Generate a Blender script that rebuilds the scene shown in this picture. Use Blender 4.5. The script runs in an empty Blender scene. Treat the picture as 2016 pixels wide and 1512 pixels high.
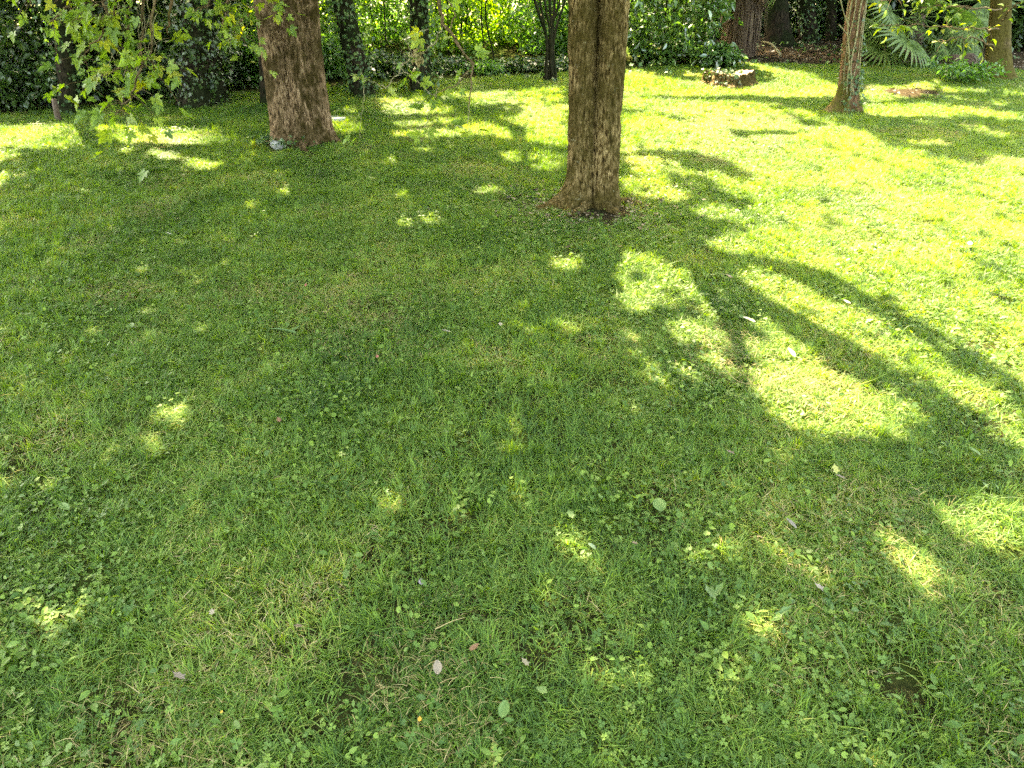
import bpy, math, random
import numpy as np
from mathutils import Vector
random.seed(7); R = np.random.RandomState(11)
scene = bpy.context.scene; COL = scene.collection
rad = math.radians
# ------------------------------------------------------------ camera, world, sun, exposure
PITCH = rad(25.0); F = 1517.0; CAMZ = 1.6
cam_d = bpy.data.cameras.new('camera'); cam = bpy.data.objects.new('camera', cam_d); COL.objects.link(cam)
cam.location = (0, 0, CAMZ); cam.rotation_euler = (math.pi/2 - PITCH, 0, 0)
cam_d.sensor_width = 36; cam_d.lens = F/2016*36; cam_d.clip_start = .05; cam_d.clip_end = 800
scene.camera = cam
SUN_EL = rad(55.0)
SH = np.array([.42, -.9075]); SH /= np.linalg.norm(SH)          # direction in which shadows fall
S = np.array([-SH[0]*math.cos(SUN_EL), -SH[1]*math.cos(SUN_EL), math.sin(SUN_EL)])   # towards the sun
world = bpy.data.worlds.new('World'); scene.world = world; world.use_nodes = True
wn = world.node_tree; bg = wn.nodes['Background']
sky = wn.nodes.new('ShaderNodeTexSky'); sky.sky_type = 'NISHITA'; sky.sun_disc = False
sky.sun_elevation = SUN_EL; sky.sun_rotation = math.atan2(S[0], S[1]); sky.dust_density = 5.0; sky.ozone_density = .4
wn.links.new(sky.outputs[0], bg.inputs[0]); bg.inputs[1].default_value = .15
sun_d = bpy.data.lights.new('sun', 'SUN'); sun = bpy.data.objects.new('sun', sun_d); COL.objects.link(sun)
sun_d.energy = 3.5; sun_d.angle = rad(.53); sun_d.color = (1, .90, .84)
sun.rotation_euler = Vector(S).to_track_quat('Z', 'Y').to_euler()
scene.view_settings.view_transform = 'Standard'; scene.view_settings.look = 'None'
scene.view_settings.exposure = 4.75; scene.view_settings.gamma = 1.0; scene.view_settings.use_curve_mapping = False
scene.view_settings.use_white_balance = True; scene.view_settings.white_balance_temperature = 9100; scene.view_settings.white_balance_tint = 0
scene.render.engine = 'CYCLES'
scene.cycles.max_bounces = 8; scene.cycles.diffuse_bounces = 4; scene.cycles.transmission_bounces = 6
scene.cycles.use_denoising = False; scene.cycles.sample_clamp_indirect = .08; scene.cycles.sample_clamp_direct = .15

# ------------------------------------------------------------ projection and noise helpers
cP, sP = math.cos(PITCH), math.sin(PITCH)
def ray(px, py):
    u = (756-py)
    return np.array([px-1008.0, F*cP+u*sP, u*cP-F*sP])
def pt(px, py, Y):
    r = ray(px, py); t = Y/r[1]
    return np.array([r[0]*t, Y, CAMZ+r[2]*t])
def project(P):
    P = np.asarray(P, float); d = P - np.array([0, 0, CAMZ])
    z = d[..., 1]*cP - d[..., 2]*sP; u = d[..., 1]*sP + d[..., 2]*cP
    zz = np.where(z > .05, z, .05)
    return np.stack([1008+F*d[..., 0]/zz, 756-F*u/zz, z], -1)
def _hash(i, j, k):
    i = i.astype(np.int64); j = j.astype(np.int64); k = k.astype(np.int64)
    h = (i*374761393 + j*668265263 + k*1274126177) & 0xffffffff
    h = ((h ^ (h >> 13))*1103515245 + 12345) & 0xffffffff
    return ((h ^ (h >> 16)) & 0xffff)/65535.0
def vnoise(x, y, z=None):
    x = np.asarray(x, float); y = np.asarray(y, float)
    z = np.zeros_like(x) if z is None else np.asarray(z, float)
    i, j, k = np.floor(x), np.floor(y), np.floor(z)
    f, g, h = x-i, y-j, z-k
    f = f*f*(3-2*f); g = g*g*(3-2*g); h = h*h*(3-2*h); r = 0
    for a in (0, 1):
        for b in (0, 1):
            for c in (0, 1):
                r = r + _hash(i+a, j+b, k+c)*(f if a else 1-f)*(g if b else 1-g)*(h if c else 1-h)
    return r
def fbm(x, y, z=None, o=3):
    r = 0; a = .5; s = 1.0; z = np.zeros_like(np.asarray(x, float)) if z is None else z
    for q in range(o):
        r = r + a*vnoise(x*s+q*17.3, y*s+q*9.1, z*s+q*5.7); a *= .5; s *= 2.07
    return r/(1-.5**o)
SL = .09
def plane_z(y):
    y = np.asarray(y, float); e = 14.5
    return np.where(y < e, SL*y, SL*e + SL*1.2*(1-np.exp(-(y-e)/1.2)))
def gh(x, y):
    x = np.asarray(x, float); y = np.asarray(y, float)
    return plane_z(y) + .05*(fbm(x*.55+3, y*.55+8, o=2)-.5) + .035*(fbm(x*1.9, y*1.9, o=2)-.5)*np.exp(-np.abs(y)/14)
def ground(px, py):
    r = ray(px, py); y = 5.0
    for _ in range(30):
        y_new = (CAMZ-float(gh(r[0]/r[1]*y, y)) + SL*y)/(SL - r[2]/r[1])
        y = .5*y+.5*y_new
    return np.array([r[0]/r[1]*y, y, float(gh(r[0]/r[1]*y, y))])

# ------------------------------------------------------------ mesh helpers
def mesh_np(name, V, Fc, mat=None, attr=None, smooth=False):
    """V (n,3); Fc list of (m,k) int arrays; attr (n,4) point colours"""
    me = bpy.data.meshes.new(name); V = np.ascontiguousarray(V, np.float32)
    Fc = [np.asarray(f, np.int32) for f in (Fc if isinstance(Fc, list) else [Fc]) if len(f)]
    me.vertices.add(len(V)); me.vertices.foreach_set('co', V.ravel())
    loops = np.concatenate([f.ravel() for f in Fc]); tot = np.concatenate([np.full(len(f), f.shape[1], np.int32) for f in Fc])
    me.loops.add(len(loops)); me.loops.foreach_set('vertex_index', loops)
    me.polygons.add(len(tot)); st = np.zeros(len(tot), np.int32); st[1:] = np.cumsum(tot)[:-1]
    me.polygons.foreach_set('loop_start', st); me.polygons.foreach_set('loop_total', tot)
    if smooth: me.polygons.foreach_set('use_smooth', np.ones(len(tot), bool))
    if attr is not None:
        a = me.attributes.new('tint', 'FLOAT_COLOR', 'POINT'); a.data.foreach_set('color', np.ascontiguousarray(attr, np.float32).ravel())
    me.update(calc_edges=True); me.validate()
    if mat: me.materials.append(mat)
    return me
def link(name, me, parent=None, loc=None, kind=None, label=None):
    o = bpy.data.objects.new(name, me); COL.objects.link(o)
    if parent: o.parent = parent
    if loc is not None: o.location = loc
    if kind: o['kind'] = kind
    if label: o['label'] = label
    return o
def thing(name, label, cat, loc=(0, 0, 0), group=None, me=None):
    o = bpy.data.objects.new(name, me); COL.objects.link(o); o.location = tuple(float(v) for v in loc)
    o['label'] = label; o['category'] = cat
    if group: o['group'] = group
    if me is None: o.empty_display_size = .1
    return o
class Acc:
    def __init__(s): s.V = []; s.F = {}; s.A = []; s.n = 0
    def add(s, V, Fs, A=None):
        V = np.asarray(V, float); s.V.append(V)
        for f in (Fs if isinstance(Fs, list) else [Fs]):
            f = np.asarray(f)
            if len(f): s.F.setdefault(f.shape[1], []).append(f + s.n)
        s.A.append(np.tile([.5, .5, .5, 1.], (len(V), 1)) if A is None else A); s.n += len(V)
    def mesh(s, name, mat, smooth=False):
        return mesh_np(name, np.concatenate(s.V), [np.concatenate(f) for f in s.F.values()], mat, np.concatenate(s.A), smooth)
def tube(pts, rads, seg=6, org=None):
    pts = np.asarray(pts, float); rads = np.broadcast_to(np.asarray(rads, float), (len(pts),))
    T = np.gradient(pts, axis=0); T /= np.linalg.norm(T, axis=1)[:, None]+1e-9
    ref = np.array([0, 0, 1.]) if abs(T[:, 2]).mean() < .8 else np.array([1., 0, 0])
    A = np.cross(T, ref); A /= np.linalg.norm(A, axis=1)[:, None]+1e-9; B = np.cross(T, A)
    th = np.linspace(0, 2*np.pi, seg, endpoint=False)
    V = (pts[:, None]+rads[:, None, None]*(np.cos(th)[None, :, None]*A[:, None]+np.sin(th)[None, :, None]*B[:, None])).reshape(-1, 3)
    if org is not None: V = V-np.asarray(org)
    n = len(pts); i = np.arange(n-1)[:, None]*seg; j = np.arange(seg)[None]; j2 = (j+1) % seg
    Q = np.stack([i+j, i+j2, i+seg+j2, i+seg+j], -1).reshape(-1, 4)
    return V, Q
def smooth_path(P, n):
    P = np.asarray(P, float); m = len(P); Q = np.vstack([2*P[0]-P[1], P, 2*P[-1]-P[-2]]); out = []
    for t in np.linspace(0, m-1-1e-6, n):
        i = int(t); u = t-i; a, b, c, d = Q[i:i+4]
        out.append(.5*((2*b)+(c-a)*u+(2*a-5*b+4*c-d)*u*u+(3*b-a-3*c+d)*u**3))
    return np.array(out)
# leaf templates: (side, along, up)
T_DIA = (np.array([[0, 0, 0], [.3, .45, .07], [0, 1, -.04], [-.3, .45, .07]]), [np.array([[0, 1, 2], [0, 2, 3]])])
T_OVAL = (np.array([[0, 0, 0], [.2, .25, .05], [.23, .55, .06], [0, 1, -.08], [-.23, .55, .06], [-.2, .25, .05], [0, .5, 0]]),
          [np.array([[0, 1, 2, 6], [6, 2, 3, 3], [0, 6, 4, 5], [6, 3, 3, 4]])[:, :4]])
T_OVAL = (T_OVAL[0], [np.array([[0, 1, 2, 6], [0, 6, 4, 5]]), np.array([[6, 2, 3], [6, 3, 4]])])
def _maple():
    pol = [(0, .0), (200, .30), (240, .25), (190, .0)]
    ang = [-150, -128, -112, -100, -85, -72, -58, -46, -38, -25, -17, -9, 0]; rr = [.30, .46, .40, .62, .38, .52, .78, .60, .36, .66, .72, .84, 1.05]
    L = [(math.sin(rad(a))*r, math.cos(rad(a))*r) for a, r in zip(ang, rr)]
    pts = L + [(-x, y) for x, y in L[-2::-1]]
    V = [[0, 0, 0]] + [[x*.75, y*.72+.28, .1*abs(x)-.12*(y > .5)*(y-.3)+.03*math.sin(9*x)] for x, y in pts]
    V[0] = [0, .28, -.03]; V = np.array(V); n = len(pts)
    Fs = np.array([[0, i, i+1] for i in range(1, n)])
    st = np.array([[.008, .0, 0], [-.008, 0, 0], [0, .28, -.03]])         # petiole
    Fs = np.vstack([Fs, [[n+1, n+2, n+3]]])
    return np.vstack([V, st]), [Fs]
T_MAPLE = _maple()
def _round(n=9, notch=.3, lob=0):
    V = [[0, 0, 0]]
    for i in range(n):
        a = rad(-160+320*i/(n-1)); r = .5*(1+lob*(i % 2))
        V.append([math.sin(a)*r, math.cos(a)*r+.1, .06*(i % 2)])
    return np.array(V), [np.array([[0, i, i+1] for i in range(1, n)])]
T_ROUND = _round()
def _clover():
    V = []; Fs = []
    for k in (-1, 0, 1):
        a = k*rad(115); b = len(V)
        for x, y, z in [(0, 0, 0), (.2, .22, .05), (.2, .45, .08), (0, .4, .0), (-.2, .45, .08), (-.2, .22, .05)]:
            V.append([x*math.cos(a)+y*math.sin(a), -x*math.sin(a)+y*math.cos(a), z])
        Fs += [[b, b+1, b+2, b+3], [b, b+3, b+4, b+5]]
    return np.array(V), [np.array(Fs)]
T_CLOVER = _clover()
T_IVY = (np.array([[0, .0, 0], [.32, -.05, .05], [.2, .2, .02], [.5, .42, .05], [.2, .5, .02], [0, 1, -.04], [-.2, .5, .02], [-.5, .42, .05], [-.2, .2, .02], [-.32, -.05, .05]]),
         [np.array([[0, 1, 2], [0, 2, 3], [0, 3, 4], [0, 4, 5], [0, 5, 6], [0, 6, 7], [0, 7, 8], [0, 8, 9]])])
def unit(a): return a/(np.linalg.norm(a, axis=-1, keepdims=True)+1e-9)
def leaves(acc, P, D, Nn, size, tpl, tint=None, var=None):
    P = np.asarray(P, float); n = len(P)
    if n == 0: return
    D = unit(D); X = unit(np.cross(D, Nn)); Z = np.cross(X, D)
    V0, Fs = tpl; size = np.broadcast_to(size, (n,)); k = len(V0)
    cur = R.uniform(.4, 2.2, n)
    V = P[:, None]+size[:, None, None]*(V0[None, :, 0, None]*X[:, None]+V0[None, :, 1, None]*D[:, None]+(V0[None, :, 2, None]*cur[:, None, None])*Z[:, None])
    off = (np.arange(n)*k)[:, None, None]
    tint = R.rand(n) if tint is None else tint
    A = np.zeros((n, k, 4)); A[:, :, 0] = tint[:, None]; A[:, :, 1] = V0[None, :, 1]; A[:, :, 2] = R.rand(n)[:, None]; A[..., 3] = 1
    acc.add(V.reshape(-1, 3), [(f[None]+off).reshape(-1, f.shape[1]) for f in Fs], A.reshape(-1, 4))
def rdir(n, up=0.0):
    d = R.normal(size=(n, 3)); d[:, 2] += up; return unit(d)
def cloud(acc, C, per, spread, size, tpl, droop=.5, flat=.6, keep=None, tint_c=None):
    """leaf sprays: per leaves round each twig centre"""
    C = np.asarray(C, float); n = len(C)
    ax = rdir(n); ax[:, 2] = ax[:, 2]*.4-.1; ax = unit(ax)
    P = np.repeat(C, per, 0); A = np.repeat(ax, per, 0)
    s = R.uniform(-1, 1, len(P))[:, None]
    P = P + A*s*spread + R.normal(size=P.shape)*spread*np.array([.4, .4, .4*flat])
    D = unit(rdir(len(P))*np.array([1, 1, .5]) + A*.8 + np.array([0, 0, -droop]))
    N = rdir(len(P), 1.2)
    t = np.clip((np.repeat(R.rand(n), per) if tint_c is None else np.repeat(tint_c, per))*.6+R.rand(len(P))*.4, 0, 1)
    sz = size*R.uniform(.6, 1.25, len(P))
    if keep is not None:
        m = keep(P); P, D, N, t, sz = P[m], D[m], N[m], t[m], sz[m]
    leaves(acc, P, D, N, sz, tpl, t); return P

# ------------------------------------------------------------ materials
def nt(m):
    m.use_nodes = True; return m.node_tree, m.node_tree.nodes, m.node_tree.links
def newmat(name):
    m = bpy.data.materials.new(name); t, N, L = nt(m); N.clear(); out = N.new('ShaderNodeOutputMaterial'); return m, N, L, out
def ramp(N, stops):
    r = N.new('ShaderNodeValToRGB'); e = r.color_ramp.elements
    while len(e) < len(stops): e.new(.5)
    for i, (p, c) in enumerate(stops): e[i].position = p; e[i].color = (*c, 1)
    return r
def noise(N, L, scale, detail=3, coord='pos', rough=.55, vec=None):
    n = N.new('ShaderNodeTexNoise'); n.inputs['Scale'].default_value = scale; n.inputs['Detail'].default_value = detail; n.inputs['Roughness'].default_value = rough
    if vec is not None: L.new(vec, n.inputs['Vector'])
    elif coord == 'pos':
        g = N.new('ShaderNodeNewGeometry'); L.new(g.outputs['Position'], n.inputs['Vector'])
    else:
        g = N.new('ShaderNodeTexCoord'); L.new(g.outputs['Object'], n.inputs['Vector'])
    return n
def leafmat(name, stops, trans=.45, tcol=(1.5, 1.6, .55), rough=.45, spec=.4, patch=None):
    m, N, L, out = newmat(name)
    at = N.new('ShaderNodeAttribute'); at.attribute_name = 'tint'; sp = N.new('ShaderNodeSeparateColor'); L.new(at.outputs['Color'], sp.inputs[0])
    r = ramp(N, stops); src = sp.outputs[0]
    if patch:
        n = noise(N, L, patch, 5, rough=.6); ma = N.new('ShaderNodeMath'); ma.operation = 'MULTIPLY_ADD'; L.new(n.outputs[0], ma.inputs[0]); ma.inputs[1].default_value = 1.7; ma.inputs[2].default_value = -.87
        ad = N.new('ShaderNodeMath'); ad.operation = 'ADD'; ad.use_clamp = True; L.new(src, ad.inputs[0]); L.new(ma.outputs[0], ad.inputs[1]); src = ad.outputs[0]
    L.new(src, r.inputs[0])
    p = N.new('ShaderNodeBsdfPrincipled'); L.new(r.outputs[0], p.inputs['Base Color']); p.inputs['Roughness'].default_value = rough; p.inputs['Specular IOR Level'].default_value = spec
    t = N.new('ShaderNodeBsdfTranslucent'); mu = N.new('ShaderNodeMix'); mu.data_type = 'RGBA'; mu.blend_type = 'MULTIPLY'; mu.inputs[0].default_value = 1
    L.new(r.outputs[0], mu.inputs[6]); mu.inputs[7].default_value = (*tcol, 1); L.new(mu.outputs[2], t.inputs[0])
    mx = N.new('ShaderNodeMixShader'); mx.inputs[0].default_value = trans; L.new(p.outputs[0], mx.inputs[1]); L.new(t.outputs[0], mx.inputs[2]); L.new(mx.outputs[0], out.inputs[0])
    return m
M = {}
M['maple'] = leafmat('maple_leaf', [(0, (.06, .115, .018)), (.5, (.11, .175, .025)), (.85, (.16, .21, .03)), (1, (.24, .24, .03))], .5, (1.7, 1.7, .5))
M['shade_crown'] = leafmat('crown_leaf', [(0, (.03, .07, .012)), (1, (.07, .13, .02))], .3, (1.4, 1.6, .5))
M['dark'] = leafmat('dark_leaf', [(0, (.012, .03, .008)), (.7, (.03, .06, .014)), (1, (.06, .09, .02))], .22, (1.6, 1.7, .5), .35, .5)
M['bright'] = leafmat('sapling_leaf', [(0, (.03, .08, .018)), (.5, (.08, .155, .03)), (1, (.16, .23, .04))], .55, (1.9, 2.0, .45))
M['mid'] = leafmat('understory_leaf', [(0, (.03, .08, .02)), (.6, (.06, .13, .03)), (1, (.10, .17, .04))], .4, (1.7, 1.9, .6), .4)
M['laurel'] = leafmat('laurel_leaf', [(0, (.03, .07, .02)), (.6, (.06, .12, .03)), (1, (.12, .19, .05))], .25, (1.5, 1.7, .5), .2, 1.0)
M['ivy'] = leafmat('ivy_leaf', [(0, (.02, .05, .015)), (.7, (.04, .08, .022)), (1, (.09, .14, .04))], .2, (1.4, 1.6, .5), .45, .3)
M['palm'] = leafmat('palm_frond', [(0, (.06, .10, .026)), (.6, (.10, .15, .04)), (1, (.18, .21, .06))], .3, (1.4, 1.6, .6), .5, .3)
M['deadpalm'] = leafmat('dead_palm_frond', [(0, (.035, .02, .012)), (.6, (.08, .05, .03)), (1, (.17, .12, .075))], .1, (1, 1, 1), .7, .2)
GR = [(0, (.028, .066, .011)), (.35, (.062, .122, .018)), (.62, (.105, .172, .028)), (.84, (.17, .21, .045)), (.94, (.27, .22, .09)), (1, (.36, .29, .16))]
M['grass'] = leafmat('grass_blade', GR, .42, (1.7, 1.55, .4), .5, .22, patch=1.6)
M['clover'] = leafmat('lawn_weed_leaf', [(0, (.03, .07, .012)), (.6, (.058, .11, .018)), (1, (.11, .17, .03))], .38, (1.6, 1.6, .4), .55, .25, patch=2.3)
M['thatch'] = leafmat('dry_thatch', [(0, (.05, .04, .014)), (.5, (.12, .10, .035)), (1, (.24, .19, .09))], .15, (1, 1, .8), .7, .2)
M['litter'] = leafmat('dry_leaf', [(0, (.02, .013, .006)), (.5, (.05, .035, .018)), (.85, (.11, .08, .048)), (1, (.26, .21, .15))], .15, (1, 1, .9), .6, .3)
def barkmat(name, base, light, moss, mossamt=.5, lichen=.3, sc=1.0, fall=None):
    m, N, L, out = newmat(name)
    tc = N.new('ShaderNodeTexCoord'); mp = N.new('ShaderNodeMapping'); mp.inputs['Scale'].default_value = (58*sc, 58*sc, 17*sc); L.new(tc.outputs['Object'], mp.inputs[0])
    n1 = noise(N, L, 1.0, 6, vec=mp.outputs[0], rough=.65); r1 = ramp(N, [(.38, tuple(c*.12 for c in base)), (.46, base), (.62, light)]); L.new(n1.outputs[0], r1.inputs[0])
    n2 = noise(N, L, 3.2, 5, 'obj', .62); r2 = ramp(N, [(max(.0, .62-mossamt*.4), (0, 0, 0)), (max(.05, .74-mossamt*.4), (1, 1, 1))]); L.new(n2.outputs[0], r2.inputs[0])
    n3 = noise(N, L, 60, 4, 'obj', .7)
    mc = ramp(N, [(.3, tuple(c*.45 for c in moss)), (.7, moss)]); L.new(n3.outputs[0], mc.inputs[0])
    fac = N.new('ShaderNodeMath'); fac.operation = 'MULTIPLY'; fac.inputs[1].default_value = .82; L.new(r2.outputs[0], fac.inputs[0])
    at = N.new('ShaderNodeAttribute'); at.attribute_name = 'tint'; sp = N.new('ShaderNodeSeparateColor'); L.new(at.outputs['Color'], sp.inputs[0])
    mxf = N.new('ShaderNodeMath'); mxf.operation = 'MAXIMUM'; L.new(fac.outputs[0], mxf.inputs[0])
    brk = N.new('ShaderNodeMath'); brk.operation = 'MULTIPLY'; L.new(sp.outputs[0], brk.inputs[0])
    nb = noise(N, L, 11, 4, 'obj', .7); rb = ramp(N, [(.3, (.2, .2, .2)), (.55, (1, 1, 1))]); L.new(nb.outputs[0], rb.inputs[0]); L.new(rb.outputs[0], brk.inputs[1]); L.new(brk.outputs[0], mxf.inputs[1])
    mx = N.new('ShaderNodeMix'); mx.data_type = 'RGBA'; L.new(mxf.outputs[0], mx.inputs[0]); L.new(r1.outputs[0], mx.inputs[6]); L.new(mc.outputs[0], mx.inputs[7])
    n4 = noise(N, L, 13, 8, 'obj', .85); r4 = ramp(N, [(.66-lichen*.12, (0, 0, 0)), (.70-lichen*.12, (1, 1, 1))]); L.new(n4.outputs[0], r4.inputs[0])
    lf = N.new('ShaderNodeMath'); lf.operation = 'MULTIPLY'; lf.inputs[1].default_value = .75 if lichen > 0 else 0; L.new(r4.outputs[0], lf.inputs[0])
    m2 = N.new('ShaderNodeMix'); m2.data_type = 'RGBA'; L.new(lf.outputs[0], m2.inputs[0]); L.new(mx.outputs[2], m2.inputs[6]); m2.inputs[7].default_value = (.22, .20, .13, 1)
    p = N.new('ShaderNodeBsdfPrincipled'); p.inputs['Roughness'].default_value = .95; p.inputs['Specular IOR Level'].default_value = .06; L.new(m2.outputs[2], p.inputs['Base Color'])
    b = N.new('ShaderNodeBump'); b.inputs['Strength'].default_value = .9; b.inputs['Distance'].default_value = .02; L.new(n1.outputs[0], b.inputs['Height'])
    b2 = N.new('ShaderNodeBump'); b2.inputs['Strength'].default_value = .6; b2.inputs['Distance'].default_value = .006; L.new(n3.outputs[0], b2.inputs['Height']); L.new(b.outputs[0], b2.inputs['Normal'])
    L.new(b2.outputs[0], p.inputs['Normal']); L.new(p.outputs[0], out.inputs[0]); return m
M['bark_pink'] = barkmat('bark_pink_grey', (.10, .061, .034), (.26, .175, .11), (.038, .027, .008), .36, .12)
M['bark_olive'] = barkmat('bark_olive_brown', (.064, .040, .014), (.22, .155, .075), (.046, .034, .008), .42, .35, 1.2)
M['bark_red'] = barkmat('bark_red_brown', (.105, .055, .035), (.17, .10, .06), (.085, .075, .016), .2, .15, 1.3)
M['bark_moss'] = barkmat('bark_mossy', (.06, .042, .02), (.11, .08, .04), (.075, .062, .014), .8, .1)
M['bark_dark'] = barkmat('bark_dark', (.016, .012, .008), (.035, .026, .017), (.012, .018, .006), .5, .0)
M['twig'] = barkmat('twig_brown', (.13, .08, .05), (.22, .15, .09), (.10, .09, .03), .2, .0, 2)
M['twig_pale'] = barkmat('twig_pale', (.25, .20, .12), (.36, .31, .2), (.2, .2, .09), .2, .0, 2)
def simple(name, stops, sc=20, rough=.8, bump=.3, dist=.01, detail=5):
    m, N, L, out = newmat(name); n = noise(N, L, sc, detail, 'obj', .65); r = ramp(N, stops); L.new(n.outputs[0], r.inputs[0])
    p = N.new('ShaderNodeBsdfPrincipled'); p.inputs['Roughness'].default_value = rough; L.new(r.outputs[0], p.inputs['Base Color'])
    b = N.new('ShaderNodeBump'); b.inputs['Strength'].default_value = bump; b.inputs['Distance'].default_value = dist; L.new(n.outputs[0], b.inputs['Height']); L.new(b.outputs[0], p.inputs['Normal'])
    L.new(p.outputs[0], out.inputs[0]); return m
M['stone'] = simple('grey_stone', [(.3, (.12, .12, .12)), (.6, (.26, .26, .25)), (.8, (.36, .36, .33))], 14)
M['disc'] = simple('pale_disc', [(.3, (.17, .18, .16)), (.7, (.27, .28, .25))], 30, .5, .1)
M['cut'] = simple('cut_wood', [(.3, (.07, .045, .022)), (.7, (.17, .12, .06))], 18, .8, .5)
M['post'] = simple('weathered_post', [(.3, (.03, .017, .01)), (.7, (.07, .04, .025))], 24)
M['hair'] = simple('palm_trunk_fibre', [(.3, (.025, .014, .008)), (.7, (.09, .05, .03))], 60, .95, .8)
# ground: soil, thatch and moss showing between the blades
def groundmat():
    m, N, L, out = newmat('lawn_soil')
    n1 = noise(N, L, 90, 8, rough=.78); r1 = ramp(N, [(.3, (.006, .007, .003)), (.5, (.018, .019, .007)), (.68, (.045, .04, .015)), (.85, (.11, .085, .04))]); L.new(n1.outputs[0], r1.inputs[0])
    n2 = noise(N, L, 1.3, 3); r2 = ramp(N, [(.42, (0, 0, 0)), (.62, (1, 1, 1))]); L.new(n2.outputs[0], r2.inputs[0])
    g = ramp(N, [(.3, (.012, .022, .005)), (.7, (.05, .08, .014))]); L.new(n1.outputs[0], g.inputs[0])
    mx = N.new('ShaderNodeMix'); mx.data_type = 'RGBA'; L.new(r2.outputs[0], mx.inputs[0]); L.new(r1.outputs[0], mx.inputs[6]); L.new(g.outputs[0], mx.inputs[7])
    # bare woodland floor, set by a painted-in attribute that follows the ground itself
    at = N.new('ShaderNodeAttribute'); at.attribute_name = 'tint'; sp = N.new('ShaderNodeSeparateColor'); L.new(at.outputs['Color'], sp.inputs[0])
    fl = ramp(N, [(.3, (.014, .010, .006)), (.55, (.032, .024, .015)), (.8, (.07, .052, .035))]); L.new(n1.outputs[0], fl.inputs[0])
    m3 = N.new('ShaderNodeMix'); m3.data_type = 'RGBA'; L.new(sp.outputs[0], m3.inputs[0]); L.new(mx.outputs[2], m3.inputs[6]); L.new(fl.outputs[0], m3.inputs[7])
    p = N.new('ShaderNodeBsdfPrincipled'); p.inputs['Roughness'].default_value = 1; p.inputs['Specular IOR Level'].default_value = 0; L.new(m3.outputs[2], p.inputs['Base Color'])
    b = N.new('ShaderNodeBump'); b.inputs['Strength'].default_value = .8; b.inputs['Distance'].default_value = .015; L.new(n1.outputs[0], b.inputs['Height']); L.new(b.outputs[0], p.inputs['Normal'])
    L.new(p.outputs[0], out.inputs[0]); return m
M['soil'] = groundmat()

# ------------------------------------------------------------ where things stand
TREE_L = ground(600, 278); TREE_M = ground(1166, 402); TREE_3 = ground(1668, 222); TREE_4 = ground(1963, 152)
LAWN_EDGE = [(-1200, 262), (-300, 250), (0, 245), (200, 228), (500, 210), (640, 196), (830, 180), (1100, 165), (1250, 158), (1430, 140), (1480, 137), (1700, 134), (1900, 138), (2016, 150), (2500, 165), (3400, 180)]
_e = np.array([ground(*p)[:2] for p in LAWN_EDGE])
def edge_y(x):                                      # how far back the lawn reaches at x
    return np.interp(x, _e[:, 0], _e[:, 1])
def wood_floor(x, y):
    d = y-edge_y(x) + .8*(fbm(x*1.3, y*1.3, o=2)-.5)
    f = np.clip((d-.25)/.5, 0, 1)
    mid = np.clip(1.9-np.abs(x+.4)/2.2, 0, 1)       # a sunny field lies behind the middle
    f = f*(1-mid)*(1-np.clip((y-17)/1.5, 0, 1))
    tm = np.hypot((x-TREE_M[0])/1.15, y-TREE_M[1]+.22)
    f = np.maximum(f, np.clip(1.2-tm/.40, 0, 1)*(.55+.45*fbm(x*9, y*9)))
    f = np.maximum(f, .7*np.clip(1.2-np.hypot(x-TREE_L[0], y-TREE_L[1])/.42, 0, 1))
    pl = ground(1790, 182)
    f = np.maximum(f, np.clip(1.3-np.hypot((x-pl[0])/.62, (y-pl[1])/.55), 0, 1)*.9)
    q = fbm(x*1.1+4, y*1.1+9, o=3)
    f = np.maximum(f, np.clip((q-.70)*5, 0, .25))
    return f

# ------------------------------------------------------------ ground sheet
def build_ground():
    xs = np.concatenate([[-400, -150, -60, -30], np.arange(-14, 16.01, .12), [30, 60, 150, 400]])
    ys = np.concatenate([[-300, -80, -30, -10, -4], np.arange(-2, 19.01, .12), [21, 24, 30, 45, 80, 200, 700]])
    X, Y = np.meshgrid(xs, ys); Z = gh(X, Y); V = np.stack([X, Y, Z], -1).reshape(-1, 3)
    nx, ny = len(xs), len(ys); i = np.arange(ny-1)[:, None]*nx; j = np.arange(nx-1)[None]
    Q = np.stack([i+j, i+j+1, i+nx+j+1, i+nx+j], -1).reshape(-1, 4)
    A = np.ones((len(V), 4))*.5; A[:, 0] = wood_floor(V[:, 0], V[:, 1])
    link('lawn_ground', mesh_np('lawn_ground', V, Q, M['soil'], A, True), kind='structure')
build_ground()

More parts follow.
